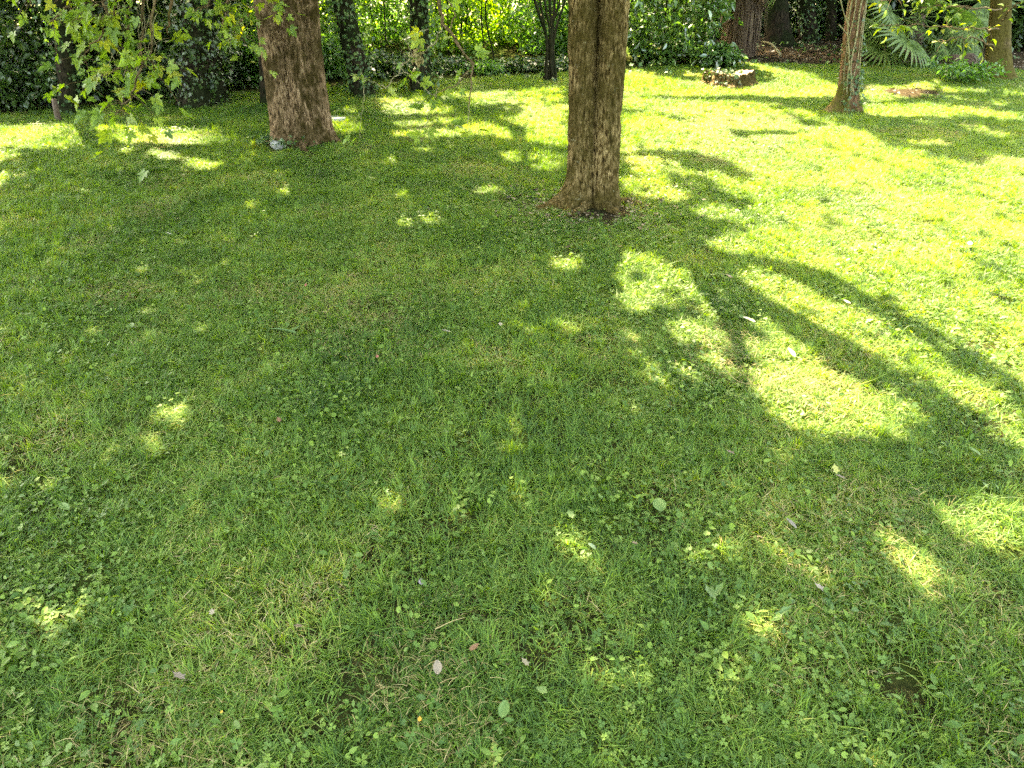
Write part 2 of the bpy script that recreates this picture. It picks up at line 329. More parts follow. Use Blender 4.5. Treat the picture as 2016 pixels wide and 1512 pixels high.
# ------------------------------------------------------------ scattered lawn cover (stuff)
def scatter(name, pts, rot, scl, idx, sources):
    pts = np.asarray(pts); rot = np.array(rot, float); e = .1
    tx = np.arctan((gh(pts[:, 0], pts[:, 1]+e)-gh(pts[:, 0], pts[:, 1]-e))/(2*e)); ty = -np.arctan((gh(pts[:, 0]+e, pts[:, 1])-gh(pts[:, 0]-e, pts[:, 1]))/(2*e))
    ca, sa = np.cos(rot[:, 2]), np.sin(rot[:, 2]); rot[:, 0] += tx*ca+ty*sa; rot[:, 1] += -tx*sa+ty*ca
    me = bpy.data.meshes.new(name); me.from_pydata(np.asarray(pts).tolist(), [], [])
    a = me.attributes.new('rot', 'FLOAT_VECTOR', 'POINT'); a.data.foreach_set('vector', np.asarray(rot, np.float32).ravel())
    a = me.attributes.new('scl', 'FLOAT_VECTOR', 'POINT'); a.data.foreach_set('vector', np.asarray(scl, np.float32).ravel())
    a = me.attributes.new('idx', 'INT', 'POINT'); a.data.foreach_set('value', np.asarray(idx, np.int32))
    o = link(name, me, kind='stuff')
    src = bpy.data.collections.new(name+'_kinds')
    for s in sources: src.objects.link(s)
    g = bpy.data.node_groups.new(name+'_nodes', 'GeometryNodeTree')
    g.interface.new_socket('Geometry', in_out='INPUT', socket_type='NodeSocketGeometry'); g.interface.new_socket('Geometry', in_out='OUTPUT', socket_type='NodeSocketGeometry')
    N = g.nodes; L = g.links; gi = N.new('NodeGroupInput'); go = N.new('NodeGroupOutput')
    iop = N.new('GeometryNodeInstanceOnPoints'); ci = N.new('GeometryNodeCollectionInfo'); ci.inputs['Collection'].default_value = src
    ci.inputs['Separate Children'].default_value = True; ci.inputs['Reset Children'].default_value = True
    def na(nm, ty):
        n = N.new('GeometryNodeInputNamedAttribute'); n.data_type = ty; n.inputs['Name'].default_value = nm; return n.outputs[0]
    L.new(gi.outputs[0], iop.inputs['Points']); L.new(ci.outputs[0], iop.inputs['Instance']); iop.inputs['Pick Instance'].default_value = True
    L.new(na('idx', 'INT'), iop.inputs['Instance Index']); L.new(na('rot', 'FLOAT_VECTOR'), iop.inputs['Rotation']); L.new(na('scl', 'FLOAT_VECTOR'), iop.inputs['Scale'])
    L.new(iop.outputs[0], go.inputs[0]); md = o.modifiers.new('scatter', 'NODES'); md.node_group = g
    return o
def blades(acc, n, half, Lr, w, lie=(.3, 1.1), end=(.9, 1.9), tint=(0, 1), head=None):
    root = np.stack([R.uniform(-half, half, n), R.uniform(-half, half, n), np.zeros(n)-.004], -1)
    L = R.uniform(*Lr, n)*R.uniform(.6, 1.0, n); a0 = R.uniform(*lie, n); a1 = np.maximum(a0, R.uniform(*end, n))
    hd = R.uniform(0, 2*np.pi, n) if head is None else head+R.normal(size=n)*.6
    H = np.stack([np.cos(hd), np.sin(hd), np.zeros(n)], -1); tw = R.normal(size=n)*.5
    Sd = np.stack([-np.sin(hd), np.cos(hd), np.zeros(n)], -1); Sd = unit(Sd*np.cos(tw)[:, None]+np.array([0, 0, 1])*np.sin(tw)[:, None])
    W = w*R.uniform(.6, 1.3, n); p = root.copy(); V = []
    K = 3
    for k in range(K+1):
        t = k/K; ww = W*(1-t**1.6)*.5
        if k < K: V += [p-Sd*ww[:, None], p+Sd*ww[:, None]]
        else: V += [p]
        a = a0+(a1-a0)*(t+.5/K); p = p+(H*np.sin(a)[:, None]+np.array([0, 0, 1])*np.cos(a)[:, None])*(L/K)[:, None]
        p[:, 2] = np.maximum(p[:, 2], .004)
    V = np.stack(V, 1); k = V.shape[1]; off = (np.arange(n)*k)[:, None, None]
    Q = np.array([[0, 1, 3, 2], [2, 3, 5, 4]])[None]+off; Tt = np.array([[4, 5, 6]])[None]+off
    A = np.ones((n, k, 4)); A[:, :, 0] = R.uniform(*tint, n)[:, None]; A[:, :, 1] = np.array([0, 0, .33, .33, .66, .66, 1])[None]; A[:, :, 2] = R.rand(n)[:, None]
    acc.add(V.reshape(-1, 3), [Q.reshape(-1, 4), Tt.reshape(-1, 3)], A.reshape(-1, 4))
def src(name, acc, mat): return bpy.data.objects.new(name, acc.mesh(name, mat))
def build_lawn():
    # one square of turf each, with mixed short, lying, upright and straw blades
    srcs = []
    for v in range(10):
        a = Acc(); h = .13
        blades(a, 520, h, (.025, .060), .0036, (.15, .9), (.8, 1.7), (.05, .75))
        blades(a, 260, h, (.035, .085), .0034, (.6, 1.35), (1.2, 1.9), (.2, .9))
        blades(a, 9, h, (.08, .14), .0032, (.5, 1.3), (1.2, 1.8), (.2, .85))
        for c in range(5):                               # little tufts with one lean
            b = Acc(); blades(b, 22, .018, (.04, .085), .0040, (.05, .6), (.6, 1.5), (.1, .6), head=R.uniform(0, 6.28)); Vb = np.concatenate(b.V); Vb[:, :2] += R.uniform(-h, h, 2)
            a.add(Vb, [np.concatenate(f) for f in b.F.values()], np.concatenate(b.A))
        blades(a, 40, h, (.025, .06), .0020, (1.1, 1.5), (1.4, 1.8), (.82, 1.0))
        srcs.append(src('turf', a, M['grass']))
    step = .17
    gx, gy = np.meshgrid(np.arange(-10.5, 13, step), np.arange(-.4, 15.5, step)); x = gx.ravel()+R.uniform(-.07, .07, gx.size); y = gy.ravel()+R.uniform(-.07, .07, gx.size)
    lim = np.abs(x) < (y*.85+3.0)
    m = lim & (y < edge_y(x)+.8); x, y = x[m], y[m]
    wf = wood_floor(x, y); den = np.clip(1.25-wf*1.5, 0, 1)
    k = R.rand(len(x)) < den*1.3; x, y, den = x[k], y[k], den[k]
    for T, r0 in ((TREE_M, .2), (TREE_L, .3), (TREE_3, .17), (TREE_4, .25)):
        k = np.hypot(x-T[0], y-T[1]) > r0; x, y, den = x[k], y[k], den[k]
    n = len(x); z = gh(x, y)
    hs = (.45+1.1*fbm(x*1.7+5, y*1.7, o=3))*(.55+.45*den)*(1+.25*np.sin((x*.9+y*.35)*5.5)*np.clip((y-2.5)/2, 0, 1)*(x < .5))
    scl = np.stack([np.full(n, 1.0), np.full(n, 1.0), hs*1.05], -1)
    rot = np.stack([np.full(n, math.atan(SL)), R.normal(size=n)*.02, R.uniform(0, 6.28, n)], -1)
    rot[:, 0] = R.normal(size=n)*.03; 
    scatter('lawn_grass', np.stack([x, y, z], -1), rot, scl, R.randint(0, 10, n), srcs)
    # clover, ground ivy and plantain leaves among the grass
    srcs = []
    for v in range(8):
        a = Acc(); h = .12; n2 = 26
        P = np.stack([R.uniform(-h, h, n2), R.uniform(-h, h, n2), R.uniform(.008, .036, n2)], -1)
        tpl = [T_CLOVER, T_ROUND, T_OVAL, T_CLOVER][v % 4]; sz = [.019, .017, .026, .022][v % 4]
        leaves(a, P, rdir(n2)*np.array([1, 1, .35]), rdir(n2, 2.6), sz*R.uniform(.6, 1.25, n2), tpl)
        P = np.stack([R.uniform(-h, h, 8), R.uniform(-h, h, 8), R.uniform(.01, .03, 8)], -1)
        leaves(a, P, rdir(8)*np.array([1, 1, .3]), rdir(8, 2.6), .022*R.uniform(.6, 1.2, 8), T_OVAL)
        srcs.append(src('weed_leaves', a, M['clover']))
    n = 4300; y = R.uniform(-.3, 12, n)*np.sqrt(R.rand(n))+.2; x = R.uniform(-1, 1, n)*(y*.85+2.6)
    k = (fbm(x*1.3+31, y*1.3+2, o=3) > R.uniform(.22, .68, n)) & (y < edge_y(x)) & (wood_floor(x, y) < .7); x, y = x[k], y[k]; n = len(x)
    scatter('clover_patches', np.stack([x, y, gh(x, y)], -1), np.stack([np.zeros(n), np.zeros(n), R.uniform(0, 6.28, n)], -1), np.stack([R.uniform(.75, 1.25, n)]*3, -1), R.randint(0, 8, n), srcs)
    # dry cut grass lying on the turf
    srcs = []
    for v in range(5):
        a = Acc(); blades(a, 120, .14, (.02, .06), .0016, (1.3, 1.6), (1.45, 1.75), (0, 1)); Vv = a.V[0]; Vv[:, 2] += R.uniform(.004, .03)
        srcs.append(src('dry_clippings', a, M['thatch']))
    n = 2600; y = R.uniform(.1, 12, n); x = R.uniform(-1, 1, n)*(y*.8+2.3)
    k = (fbm(x*1.6+71, y*1.6+12, o=3) > R.uniform(.54, .66, n)) & (y < edge_y(x)+.6); x, y = x[k], y[k]; n = len(x)
    scatter('dry_clippings', np.stack([x, y, gh(x, y)+.006], -1), np.stack([np.zeros(n), np.zeros(n), R.uniform(0, 6.28, n)], -1), np.stack([np.ones(n)]*3, -1), R.randint(0, 5, n), srcs)
    # dead leaves on the woodland floor, at the foot of the middle tree and on the bare patch
    a = Acc(); n = 90000; y = R.uniform(3, 19, n); x = R.uniform(-11, 13, n); wf = wood_floor(x, y); k = (wf > .35) & (R.rand(n) < wf*.8) & (np.hypot(x+.5, (y-16)) > 2.5); x, y = x[k], y[k]; n = len(x)
    far = np.clip(y/9, .55, 1)
    P = np.stack([x, y, gh(x, y)+R.uniform(.002, .02, n)], -1)
    leaves(a, P, rdir(n)*np.array([1, 1, .25]), rdir(n, 2.2), .05*far*R.uniform(.5, 1.3, n), T_DIA)
    link('leaf_litter', a.mesh('leaf_litter', M['litter']), kind='stuff')
    a = Acc(); n = 900; th = R.uniform(0, 6.283, n); r = .2+np.abs(R.normal(size=n))*.36; x = TREE_M[0]+r*np.cos(th)*1.25; y = TREE_M[1]-.05+r*np.sin(th)
    leaves(a, np.stack([x, y, gh(x, y)+R.uniform(.002, .03, n)], -1), rdir(n)*np.array([1, 1, .3]), rdir(n, 1.8), .032*R.uniform(.4, 1.3, n), T_DIA); link('bark_crumbs', a.mesh('bark_crumbs', M['litter']), kind='stuff')
    a = Acc(); n = 9000; y = R.uniform(9, 18, n); x = R.uniform(-10, 12, n); k = (y > edge_y(x)-.1) & (fbm(x*1.2, y*1.2) > .5); x, y = x[k], y[k]; n = len(x)
    leaves(a, np.stack([x, y, gh(x, y)+R.uniform(.0, .10, n)], -1), rdir(n), rdir(n, 1.5), .06*R.uniform(.6, 1.3, n), T_IVY)
    link('ground_ivy', a.mesh('ground_ivy', M['ivy']), kind='stuff')
build_lawn()

# ------------------------------------------------------------ where the sun gets through (photographed light patches, as places on the ground)
LIT = [
 [(1222, 195), (1400, 200), (1520, 205), (1590, 225), (1700, 262), (1760, 300), (1900, 300), (2016, 318), (2500, 300), (3600, 340), (3300, 560), (2700, 620), (2520, 800), (2300, 760), (2200, 860), (2080, 800), (2016, 748), (1925, 705), (1830, 655), (1790, 622), (1700, 578), (1640, 548), (1560, 522), (1440, 500), (1375, 482), (1420, 462), (1520, 440), (1500, 400), (1440, 392), (1480, 350), (1440, 322), (1330, 300), (1222, 306)],
 [(1440, 525), (1560, 545), (1690, 608), (1810, 668), (1900, 725), (2016, 800), (2016, 905), (1900, 800), (1800, 742), (1700, 688), (1600, 632), (1500, 585)],
 [(1462, 618), (1530, 650), (1620, 705), (1700, 752), (1795, 805), (1815, 850), (1770, 872), (1690, 852), (1620, 866), (1560, 848), (1510, 790), (1480, 750), (1488, 690)],
 [(1245, 487), (1290, 500), (1328, 530), (1325, 572), (1300, 610), (1255, 618), (1218, 600), (1212, 545)],
 [(1352, 543), (1400, 570), (1425, 600), (1415, 618), (1350, 592)],
 [(1335, 640), (1400, 628), (1420, 650), (1415, 672), (1340, 682)], [(1372, 705), (1420, 695), (1432, 725), (1392, 735)], [(1252, 715), (1292, 735), (1285, 765), (1255, 760)],
 [(1105, 505), (1142, 515), (1140, 540), (1108, 545)], [(1003, 830), (1050, 818), (1040, 850), (985, 866)], [(325, 795), (350, 800), (340, 822), (300, 825)], [(875, 835), (900, 840), (880, 858)],
 [(1225, 670), (1250, 680), (1235, 700)], [(585, 868), (605, 880), (590, 895)],
 [(1845, 1012), (1930, 998), (2016, 985), (2400, 960), (2400, 1080), (2016, 1095), (1930, 1075), (1880, 1070)], [(1740, 1050), (1800, 1055), (1850, 1110), (1850, 1160), (1780, 1165), (1760, 1110)], [(1415, 1060), (1490, 1062), (1500, 1095), (1430, 1098)],
 [(1930, 845), (2016, 880), (2100, 900), (2100, 950), (1960, 905)], [(795, 1285), (838, 1270), (835, 1310), (800, 1325)], [(690, 1340), (730, 1330), (740, 1360), (700, 1370)], [(955, 1235), (990, 1235), (985, 1258)], [(1170, 1268), (1212, 1270), (1205, 1295), (1175, 1292)], [(860, 1060), (885, 1062), (880, 1080)],
 [(985, 905), (1015, 900), (1010, 925)], [(1090, 640), (1130, 632), (1140, 655), (1100, 662)], [(860, 830), (905, 828), (895, 850)], [(560, 1180), (590, 1178), (585, 1200)], [(1000, 655), (1060, 648), (1050, 668)], [(1330, 745), (1365, 740), (1360, 765)], [(1310, 880), (1335, 875), (1330, 895)], [(230, 530), (300, 525), (290, 536)], [(480, 400), (520, 398), (510, 408)], [(120, 620), (160, 616), (150, 628)], [(1680, 1000), (1710, 1000), (1700, 1020)], [(300, 1190), (330, 1185), (325, 1205)], [(1100, 940), (1130, 935), (1125, 955)],
 [(-900, 240), (0, 247), (120, 247), (250, 254), (400, 259), (545, 264), (545, 289), (420, 286), (370, 288), (300, 284), (180, 284), (150, 294), (60, 297), (0, 290), (-900, 290)],
 [(180, 290), (210, 298), (170, 305)], [(290, 300), (360, 305), (330, 318)], [(360, 318), (440, 325), (410, 338), (370, 332)], [(0, 345), (20, 352), (0, 372), (-200, 380), (-200, 340)], [(120, 380), (165, 384), (150, 392)],
 [(655, 250), (745, 252), (735, 262), (655, 262)], [(770, 264), (880, 258), (1000, 232), (1050, 215), (1120, 205), (1120, 300), (1050, 290), (960, 268), (860, 272), (770, 272)],
 [(660, 222), (700, 215), (760, 222), (700, 228)], [(690, 212), (780, 200), (860, 196), (800, 206), (730, 216)], [(830, 190), (960, 180), (1110, 176), (1110, 184), (980, 190), (900, 196), (840, 198)], [(760, 215), (830, 208), (920, 204), (1000, 200), (960, 212), (860, 218), (780, 224)], [(860, 240), (960, 226), (960, 236), (880, 246)], [(700, 236), (760, 234), (750, 242), (700, 242)], [(960, 195), (1060, 192), (1110, 190), (1110, 200), (1000, 205)],
 [(772, 435), (868, 430), (870, 442), (790, 444)], [(545, 372), (570, 370), (568, 380), (548, 382)], [(755, 315), (785, 314), (780, 326), (760, 324)], [(880, 372), (925, 370), (915, 385), (885, 385)], [(930, 375), (980, 365), (985, 378), (935, 388)], [(760, 385), (790, 384), (785, 394)], [(1040, 330), (1115, 318), (1115, 336), (1050, 345)], [(985, 308), (1040, 304), (1110, 310), (1080, 322), (1000, 318)], [(800, 300), (850, 296), (840, 305)], [(640, 300), (655, 298), (650, 306)],
 [(1225, 335), (1300, 330), (1400, 345), (1420, 360), (1330, 360), (1260, 350)], [(1230, 370), (1330, 372), (1380, 390), (1300, 395), (1240, 385)],
 [(1480, 170), (1560, 158), (1640, 165), (1640, 180), (1560, 180)], [(1700, 172), (1780, 170), (1860, 160), (1850, 172), (1790, 190), (1720, 198), (1700, 190)], [(1230, 175), (1330, 168), (1390, 172), (1330, 180), (1240, 182)],
 [(1700, 205), (1760, 210), (1860, 205), (2016, 222), (2016, 240), (1860, 230), (1760, 232), (1700, 225)], [(1770, 250), (1900, 250), (2016, 262), (2016, 275), (1880, 272), (1780, 262)], [(1230, 150), (1400, 148), (1390, 154), (1240, 158)], [(1500, 143), (1600, 138), (1620, 144), (1520, 150)]]
LITP = [np.array(p, float) for p in LIT]
for _p in LITP:                                     # small holes are widened a little: the sun's own width eats their rims
    if np.ptp(_p[:, 0]) < 110 and _p[:, 1].min() > 480: _p[:] = (_p-_p.mean(0))*1.25+_p.mean(0)
DIM = [np.array(p, float) for p in ([(1695, 228), (1770, 238), (1900, 252), (2100, 262), (2100, 288), (1880, 280), (1780, 262), (1700, 242)], [(1820, 300), (1900, 306), (2100, 322), (2100, 338), (1900, 326)], [(1440, 190), (1560, 196), (1640, 206), (1640, 220), (1540, 214), (1440, 200)], [(1880, 200), (2100, 205), (2100, 240), (1900, 232)], [(1440, 268), (1530, 262), (1600, 262), (1560, 272), (1470, 276)], [(1570, 240), (1640, 236), (1660, 250), (1590, 252)], [(1480, 130), (1700, 128), (1700, 156), (1480, 156)], [(1700, 130), (1850, 150), (1850, 168), (1700, 162)], [(1930, 330), (2050, 340), (2050, 356), (1960, 348)])]
BB = [(p[:, 0].min(), p[:, 0].max(), p[:, 1].min(), p[:, 1].max()) for p in LITP]
def in_poly(p, x, y):
    c = np.zeros(len(x), bool); n = len(p); j = n-1
    for i in range(n):
        xi, yi, xj, yj = *p[i], *p[j]
        if yi != yj:
            c ^= ((yi > y) != (yj > y)) & (x < (xj-xi)*(y-yi)/(yj-yi)+xi)
        j = i
    return c
GRID = 6; GX0, GY0 = -1000, 130
_gx = np.arange(GX0, 3700, GRID/2.); _gy = np.arange(GY0, 1512, GRID/3.)
_LG = np.zeros((len(_gy), len(_gx)), bool)
_XX, _YY = np.meshgrid(_gx, _gy); _XX = _XX.ravel(); _YY = _YY.ravel()
for _p, _b in zip(LITP, BB):
    _m = (_XX >= _b[0]) & (_XX <= _b[1]) & (_YY >= _b[2]) & (_YY <= _b[3]); _i = np.where(_m)[0]
    _c = in_poly(_p, _XX[_i], _YY[_i]); _LG.ravel()[_i[_c]] = True
HALF = [([(1225, 312), (1440, 318), (1500, 360), (1530, 430), (1440, 470), (1350, 475), (1260, 440), (1225, 380)], .56, 3.2), ([(1700, 165), (2100, 190), (2100, 320), (1960, 312), (1820, 300), (1720, 250)], .585, 3.2), ([(650, 205), (1110, 172), (1110, 200), (960, 240), (800, 262), (655, 268)], .56, 3.0), ([(1230, 150), (1700, 140), (1700, 190), (1400, 196), (1230, 192)], .62, 2.6), ([(-300, 296), (260, 296), (460, 330), (380, 350), (160, 330), (40, 380), (-300, 420)], .66, 3.0)]
HALF = [(np.array(p, float), t, f) for p, t, f in HALF]
def shadow_pt(P):
    t = (P[:, 2]-SL*P[:, 1])/(S[2]-SL*S[1]); return P-S*t[:, None]
def is_lit(G):
    q = project(G); w = np.clip((q[:, 1]-220)/600, .03, 1)
    x = q[:, 0]+16*w*(fbm(G[:, 0]*5, G[:, 1]*5, o=2)-.5)*2; y = q[:, 1]+16*w*(fbm(G[:, 0]*5+50, G[:, 1]*5, o=2)-.5)*2
    i = ((y-GY0)/(GRID/3.)).astype(int); j = ((x-GX0)/(GRID/2.)).astype(int)
    ok = (i >= 0) & (i < _LG.shape[0]) & (j >= 0) & (j < _LG.shape[1]) & (q[:, 2] > .3)
    r = np.zeros(len(G), bool); r[ok] = _LG[i[ok], j[ok]]
    for hp, ht, hf in HALF:
        m = (q[:, 2] > .3) & (x > hp[:, 0].min()) & (x < hp[:, 0].max()) & (y > hp[:, 1].min()) & (y < hp[:, 1].max()); ii = np.where(m)[0]
        if len(ii):
            c = in_poly(hp, x[ii], y[ii]); ii = ii[c]; r[ii] = r[ii] | (fbm(G[ii, 0]*hf, G[ii, 1]*hf*1.3, o=3) > ht)
    for p in DIM:
        ii = np.where((q[:, 2] > .3) & (x > p[:, 0].min()) & (x < p[:, 0].max()) & (y > p[:, 1].min()) & (y < p[:, 1].max()))[0]
        if len(ii): c = in_poly(p, x[ii], y[ii]) & (fbm(G[ii, 0]*3.1, G[ii, 1]*3.1, o=3) > .44); r[ii[c]] = False
    sp = (q[:, 2] > .3) & (q[:, 0] > 1200) & (q[:, 1] < 470); r[sp & (fbm(G[:, 0]*2.4+7, G[:, 1]*2.4, o=3) > .69)] = False
    return r

# ------------------------------------------------------------ trees
def trunk_mesh(base, top, mat, r0, r1, stems, lobes=(), nz=150, ns=128, ridge=.006, zb=.12, flare=.25, fh=.25, freq=26, moss=None, bend=0.0):
    """fused stems round one axis from base to top; stems = (dx, dy, radius) as functions of height fraction"""
    axis = np.asarray(top)-np.asarray(base); H = axis[2]
    z = np.linspace(-zb, H, nz); th = np.linspace(0, 2*np.pi, ns, endpoint=False)
    Z, Tt = np.meshgrid(z, th, indexing='ij'); u = np.clip(Z/H, 0, 1)
    cx = axis[0]*u + bend*np.sin(u*3.1); cy = axis[1]*u
    ct, st = np.cos(Tt), np.sin(Tt); rr = np.full(Z.shape, -1e3); RS = r0+(r1-r0)*u; k = 32.0/r0; acc = 0
    for fx, fy, fr in stems:
        dx, dy, sr = fx(u)*RS, fy(u)*RS, fr(u)*RS
        b = dx*ct+dy*st; disc = sr**2-(dx**2+dy**2)+b**2
        q = np.where(disc > 0, b+np.sqrt(np.maximum(disc, 0)), 0.0)
        acc = acc+np.exp(k*np.maximum(q, 0))
    rr = np.log(acc)/k
    hz = np.maximum(Z, 0)
    rr = rr*(1+flare*np.exp(-hz/fh))
    for ang, amp, wid, hd in lobes:
        d = (Tt-rad(ang)+np.pi) % (2*np.pi)-np.pi; rr = rr+amp*np.exp(-(d/wid)**2)*np.exp(-hz/hd)
    X, Yv = ct*RS, st*RS
    # bark: vertical ridges that wander and break
    w = fbm(X*9, Yv*9, Z*1.6, 2)
    rg = 1-np.abs(2*fbm(X*freq+w*3, Yv*freq, Z*freq*.30, 3)-1)*2.2
    rr = rr+ridge*np.clip(rg, -1, 1)+.012*(fbm(X*6, Yv*6, Z*3, 2)-.5)+.3*r0*.30*(fbm(X*5, Yv*5, Z*2.2, 2)-.5)
    V = np.stack([cx+rr*ct, cy+rr*st, Z], -1).reshape(-1, 3)
    i = np.arange(nz-1)[:, None]*ns; j = np.arange(ns)[None]; j2 = (j+1) % ns
    Q = np.stack([i+j, i+j2, i+ns+j2, i+ns+j], -1).reshape(-1, 4)
    A = np.zeros((len(V), 4)); A[:, 3] = 1
    mo = np.zeros(Z.shape)
    if moss: mo = moss(u, Z, Tt)
    A[:, 0] = np.clip(mo, 0, 1).ravel()
    return mesh_np('trunk', V, Q, mat, A, True)
c_ = lambda v: (lambda u: u*0+v)
def lin(a, b): return lambda u: a+(b-a)*u
def sq(a, b): return lambda u: a+(b-a)*np.sqrt(u)
CROWN_T = []          # trees that carry canopy: dict(root, top point, acc, limbs)
def reg(root, fork, spread=3.5): CROWN_T.append(dict(root=root, fork=np.asarray(fork, float), acc=Acc(), P=[], w=spread))

# left tree: three fused stems, pink bark
tl = thing('broad_tree', 'thick tree of three fused stems with pinkish bark beside the grey stone', 'tree', TREE_L)
topL = pt(555, -60, TREE_L[1]+.05)-TREE_L
rL = 45.5/1517*7.6
def mossL(u, Z, T):
    a = (T-rad(-68)+np.pi) % (2*np.pi)-np.pi
    n = fbm(np.cos(T)*4, np.sin(T)*4, Z*5, 3)
    front = np.exp(-(a/.55)**2)*np.clip((n-.33)*5, 0, 1)*np.clip(1.35-Z*.6, 0, 1)
    low = np.clip(1.15-Z/.32, 0, 1)*np.clip((n-.25)*4, 0, 1)
    right = np.clip(np.sin(0)+(np.cos(T-rad(-20))-.55)*3, 0, 1)*np.clip((n-.34)*5, 0, 1)
    return np.maximum(np.maximum(front, low), right)
link('trunk', trunk_mesh((0, 0, 0), topL, M['bark_pink'], rL, rL*1.02,
     [(sq(-.36, -.72), sq(-.05, 0), sq(.66, .39)), (sq(.12, .27), sq(-.16, -.10), sq(.64, .37)), (sq(.48, .84), sq(.1, .18), sq(.52, .30))],
     [(-8, .10, .30, .12), (188, .05, .4, .15), (-60, .03, .3, .1), (-120, .04, .35, .12), (60, .06, .4, .15)], 280, 230, .012, flare=.06, fh=.2, freq=30, moss=mossL, bend=-.015), tl)
reg(tl, TREE_L+topL, 4)
# middle tree: two stems grown together
tm = thing('twin_stem_tree', 'mossy brown tree of two fused stems standing nearest in the middle of the lawn', 'tree', TREE_M)
topM = pt(1181, -60, TREE_M[1]+.02)-TREE_M
rM = 43/1517*5.55
def mossM(u, Z, T):
    n = fbm(np.cos(T)*3, np.sin(T)*3, Z*5, 3)
    left = np.clip((np.cos(T-rad(205))-.2)*1.5, 0, 1)*np.clip(1.1-Z/.25, 0, 1)
    return np.maximum(left, np.clip((n-.5)*5, 0, .85))
link('trunk', trunk_mesh((0, 0, 0), topM, M['bark_olive'], rM, rM*1.16,
     [(lin(-.42, -.60), lin(-.04, -.0), lin(.60, .41)), (lin(.40, .55), lin(-.03, -.06), lin(.62, .46))],
     [(194, .21, .15, .06), (205, .08, .3, .12), (228, .06, .3, .07), (-25, .05, .3, .12), (-75, .03, .3, .08), (80, .08, .4, .15), (140, .05, .3, .1)], 280, 220, .012, flare=.05, fh=.16, freq=34, moss=mossM), tm)
reg(tm, TREE_M+topM, 3.5)
def root(tree, T, pts, r0, r1, mat):
    P = []
    for i, (dx, dy) in enumerate(pts): P.append([dx, dy, float(gh(T[0]+dx, T[1]+dy))-T[2]+r0*(.75-1.3*i/(len(pts)-1))])
    P = smooth_path(P, 22); P[:, 2] += .006*np.sin(np.arange(22)*1.3); rr = np.linspace(r0, r1, 22)*(1+.12*np.sin(np.arange(22)*2.1)); V, Q = tube(P, rr, 14); V += .006*(fbm(V[:, 0]*40, V[:, 1]*40, V[:, 2]*40)[:, None]-.5)
    a = Acc(); A = np.ones((len(V), 4)); A[:, 0] = .75; a.add(V, Q, A); link('root', a.mesh('root', mat, True), tree)
root(tm, TREE_M, [(-.12, -.02), (-.24, -.04), (-.34, -.10), (-.44, -.12)], .042, .008, M['bark_olive']); root(tm, TREE_M, [(-.06, -.12), (-.12, -.22), (-.22, -.29), (-.33, -.31)], .036, .006, M['bark_olive']); root(tm, TREE_M, [(.08, -.12), (.14, -.22), (.24, -.30), (.30, -.42)], .034, .006, M['bark_olive']); root(tm, TREE_M, [(.14, 0), (.26, .02), (.36, -.05), (.46, -.06)], .03, .006, M['bark_olive'])
root(tl, TREE_L, [(.22, -.02), (.30, -.06), (.36, -.12), (.42, -.14)], .04, .008, M['bark_pink']); root(tl, TREE_L, [(-.2, -.1), (-.28, -.18), (-.36, -.2), (-.44, -.26)], .04, .006, M['bark_pink']); root(tl, TREE_L, [(.04, -.2), (.05, -.3), (.1, -.36), (.12, -.44)], .036, .006, M['bark_pink'])
# third tree: slender, forked foot, ivy vines
t3 = thing('slender_tree', 'slender leaning tree with split mossy foot and pale vines climbing it', 'tree', TREE_3)
top3 = pt(1698, -60, TREE_3[1]-.05)-TREE_3; r3 = 15.5/1517*8.9
def moss3(u, Z, T): return np.clip((np.cos(T-rad(215))-.1)*1.5, 0, 1)*np.clip(1.2-Z/.35, 0, 1)+.8*np.clip(.9-Z/.9, 0, 1)*(fbm(np.cos(T)*3, np.sin(T)*3, Z*6) > .5)
link('trunk', trunk_mesh((0, 0, 0), top3, M['bark_red'], r3, r3*.86, [(c_(-.15), c_(0), c_(.88)), (c_(.18), c_(-.05), c_(.82))],
     [(198, .27, .30, .115), (240, .06, .35, .15), (-18, .07, .28, .10), (-70, -.035, .3, .16), (90, .08, .5, .12)], 130, 110, .004, flare=.15, fh=.3, freq=40, moss=moss3, bend=-.03), t3)
reg(t3, TREE_3+top3, 2.5)
for k in range(7):
    th0 = rad(-150+k*22+R.uniform(-8, 8)); zz = np.linspace(.18, top3[2], 60); u = zz/top3[2]
    th = th0+.35*np.sin(zz*R.uniform(2, 4)+k)+.12*np.sin(zz*11+k*2); rr = (r3+(r3*.86-r3)*u)*1.02*(1+.15*np.exp(-zz/.3))+.004
    Pv = np.stack([top3[0]*u-.03*np.sin(u*3.1)+rr*np.cos(th), top3[1]*u+rr*np.sin(th), zz], -1)
    V, Q = tube(Pv, .005+.003*(k % 2), 6); a = Acc(); a.add(V, Q); link('vine', a.mesh('vine', M['twig_pale'], True), t3)
a = Acc(); n = 240; zz = np.abs(R.normal(size=n))*.45; th = R.uniform(rad(-200), rad(20), n); u = zz/top3[2]; rr = r3*1.12*(1+.4*np.exp(-zz/.2))+.015
leaves(a, np.stack([top3[0]*u+rr*np.cos(th), rr*np.sin(th), zz+.02], -1), rdir(n)+np.array([0, -.3, -.6]), np.stack([np.cos(th), np.sin(th), np.full(n, .4)], -1), .035*R.uniform(.6, 1.3, n), T_IVY)
link('ivy', a.mesh('ivy', M['ivy']), t3, kind='stuff')
V, Q = tube(smooth_path([pt(1672, 52, 8.4), pt(1665, 38, 8.35), pt(1657, 10, 8.3), pt(1650, -25, 8.3)], 10)-TREE_3, [.008]*4+[.005]*6, 6); a = Acc(); a.add(V, Q); link('shoot', a.mesh('shoot', M['twig_pale'], True), t3)
